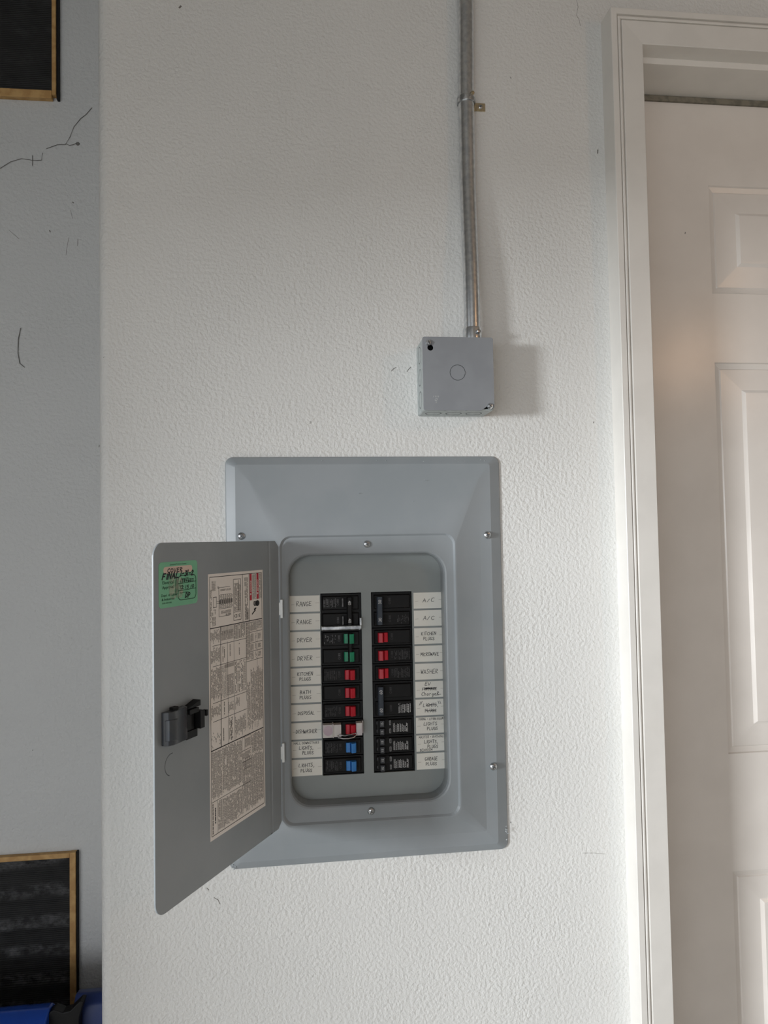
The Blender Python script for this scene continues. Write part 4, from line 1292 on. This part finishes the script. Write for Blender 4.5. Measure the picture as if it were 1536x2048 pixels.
ribbed_panel('dark framed sheet in the upper left corner of the photo', -15.95, 30.55, 42.9,
             [(-16.13, -15.86, BACK - .42, BACK, 30.45, 42.9), (-40, -16.14, BACK - .42, BACK, 30.20, 30.75)], 0.0, 'ribbed2')
build(MB().box(-15.85, -15.70, BACK - .30, BACK - .001, 30.22, 42.9), 'gap_shade_strip', M['dark'], bpy.data.objects['ribbed_panel'])  # near-black strip stands in for the shadowed gap beside the frame
ribbed_panel('dusty dark ribbed sheet in a pine frame at the lower left', -14.9, -40.0, -20.2,
             [(-15.08, -14.70, BACK - .42, BACK, -40.0, -20.0), (-40, -15.09, BACK - .42, BACK, -20.34, -20.02)], 1.0, 'ribbed')
build(MB().box(-14.69, -14.60, BACK - .30, BACK - .001, -40.0, -20.0), 'gap_shade_strip', M['dark'], bpy.data.objects['ribbed_panel.001'])  # shade of the lower frame's gap, put in as a dark strip

# blue moulded shell with a black bracket, below the ribbed sheet
t = thing('blue_shell', (-19, 4, -34), 'glossy blue moulded shell with black bracket at the bottom left corner', 'equipment')
pf = [(7.0, -34), (2.6, -34), (2.5, -28.6), (2.7, -27.4), (3.1, -26.75), (3.8, -26.35), (4.4, -26.45), (7.0, -28.4)]
build(MB().prism_x(pf, -34, -14.45), 'shell', M['carblue'], t, smooth=40, bevel=.1)
pf2 = [(8.2, -34), (4.4, -34), (4.3, -27.6), (4.5, -26.8), (5.0, -26.4), (5.6, -26.5), (8.2, -28.4)]
build(MB().prism_x(pf2, -13.4, -10.9), 'end_shell', M['darkblue'], t, smooth=40, bevel=.1)
mb = MB().prism_y([(-15.3, -34), (-15.1, -28.0), (-14.7, -26.75), (-14.2, -26.4), (-13.7, -26.62), (-13.3, -26.55), (-12.75, -26.05), (-12.55, -26.1), (-12.8, -27.0), (-12.95, -34)], 3.6, 4.3)
build(mb, 'bracket', M['black'], t, bevel=.05)
build(MB().prism_x([(2.55, -27.72), (2.32, -27.6), (2.5, -27.42)], -34, -16.2), 'crease', M['carblue'], t, bevel=.02)

# cobweb threads on the set-back wall
def onback(x, y):                        # picture of the wall in its own inches
    return x
wb = thing('cobweb', (-15, BACK, 27), 'dusty cobweb threads below the upper dark sheet', 'cobweb')
threads = [[(-13.6, 29.9), (-14.0, 29.4), (-14.35, 29.1), (-14.8, 28.5), (-15.05, 27.8), (-15.35, 27.25), (-15.9, 27.2), (-16.6, 26.9)],
           [(-15.35, 27.3), (-15.1, 27.2), (-14.85, 27.25), (-14.6, 27.4)],
           [(-19.6, 25.4), (-18.9, 25.9), (-18.2, 26.15), (-17.4, 26.05), (-16.9, 26.1), (-16.85, 26.6)], [(-17.5, 26.4), (-17.5, 25.7)]]
for k, th in enumerate(threads):
    build(MB().tube([(x, BACK - .05, z) for x, z in th], .018, 5), 'thread', M['web'], wb)
build(MB().dome((-14.55, BACK - .02, 27.35), (0, -1, 0), [(.13, 0), (.09, .06), (.02, .09)], 8), 'dust_clump', M['web'], wb)
wb = thing('cobweb', (-18, BACK, 11), 'hanging dusty thread on the set-back wall, left of the corner', 'cobweb')
build(MB().tube([(x, BACK - .05, z) for x, z in ((-18.25, 14.6), (-18.4, 13.8), (-18.42, 12.9), (-18.3, 12.2), (-18.0, 11.95))], .022, 5), 'thread', M['web'], wb)

# nicks, specks and hairline cracks in the paint: parts of the surfaces they sit on
M['nick'] = mat('dark_paint_nick', (104, 100, 94), 0.8, c2=(128, 124, 118), nscale=300)
def nick(parent, pts, y, w):
    mb = MB()
    mb.ribbon(pts, w * 0.75, y)
    build(mb, 'paint_nick', M['nick'], parent, fix=False)
wf, wr = bpy.data.objects['wall_front'], bpy.data.objects['wall_recess']
for pts, w in (([(5.41, 9.6), (5.56, 9.75), (5.68, 9.81)], .05), ([(6.31, 9.58), (6.42, 9.73), (6.54, 9.84)], .05),
               ([(-6.22, 30.1), (-6.14, 30.18)], .13), ([(18.05, 22.8), (18.07, 23.0)], .09), ([(17.31, 6.63), (17.33, 6.7)], .06),
               ([(17.02, 32.12), (17.1, 31.7), (16.99, 31.2), (17.14, 30.9), (17.22, 30.54)], .025), ([(15.92, -18.12), (16.6, -18.16), (17.26, -18.26)], .02),
               ([(-4.77, -19.12), (-4.56, -19.26), (-4.46, -19.48)], .045), ([(-5.14, -18.59), (-5.04, -18.7)], .05)):
    nick(wf, pts, -0.004, w)
for x, z, w in ((-10.42, 21.98, .05), (-10.48, 21.67, .07), (-10.40, 21.42, .07), (-10.46, 21.13, .06), (-10.36, 21.3, .05)):
    mb = MB().dome((x, 0.22, z), (-0.5, -0.86, 0), [(w, -.1), (w * .8, .05), (w * .3, .06)], 7)
    build(mb, 'paint_nick', M['nick'], wf)
for pts, w in (([(-15.04, 22.72), (-14.91, 22.17)], .03), ([(-19.01, 21.25), (-18.37, 20.66)], .03), ([(-15.15, 20.85), (-15.31, 19.99), (-15.34, 19.65)], .03),
               ([(-14.56, 20.77), (-14.59, 20.29)], .04), ([(-16.4, 21.3), (-16.36, 21.2)], .09), ([(-14.9, 23.3), (-14.85, 23.25)], .09)):
    nick(wr, pts, BACK - 0.006, w)
nick(bpy.data.objects['door_1'], [(25.06, 19.39), (25.08, 19.47)], DY - 0.006, .08)
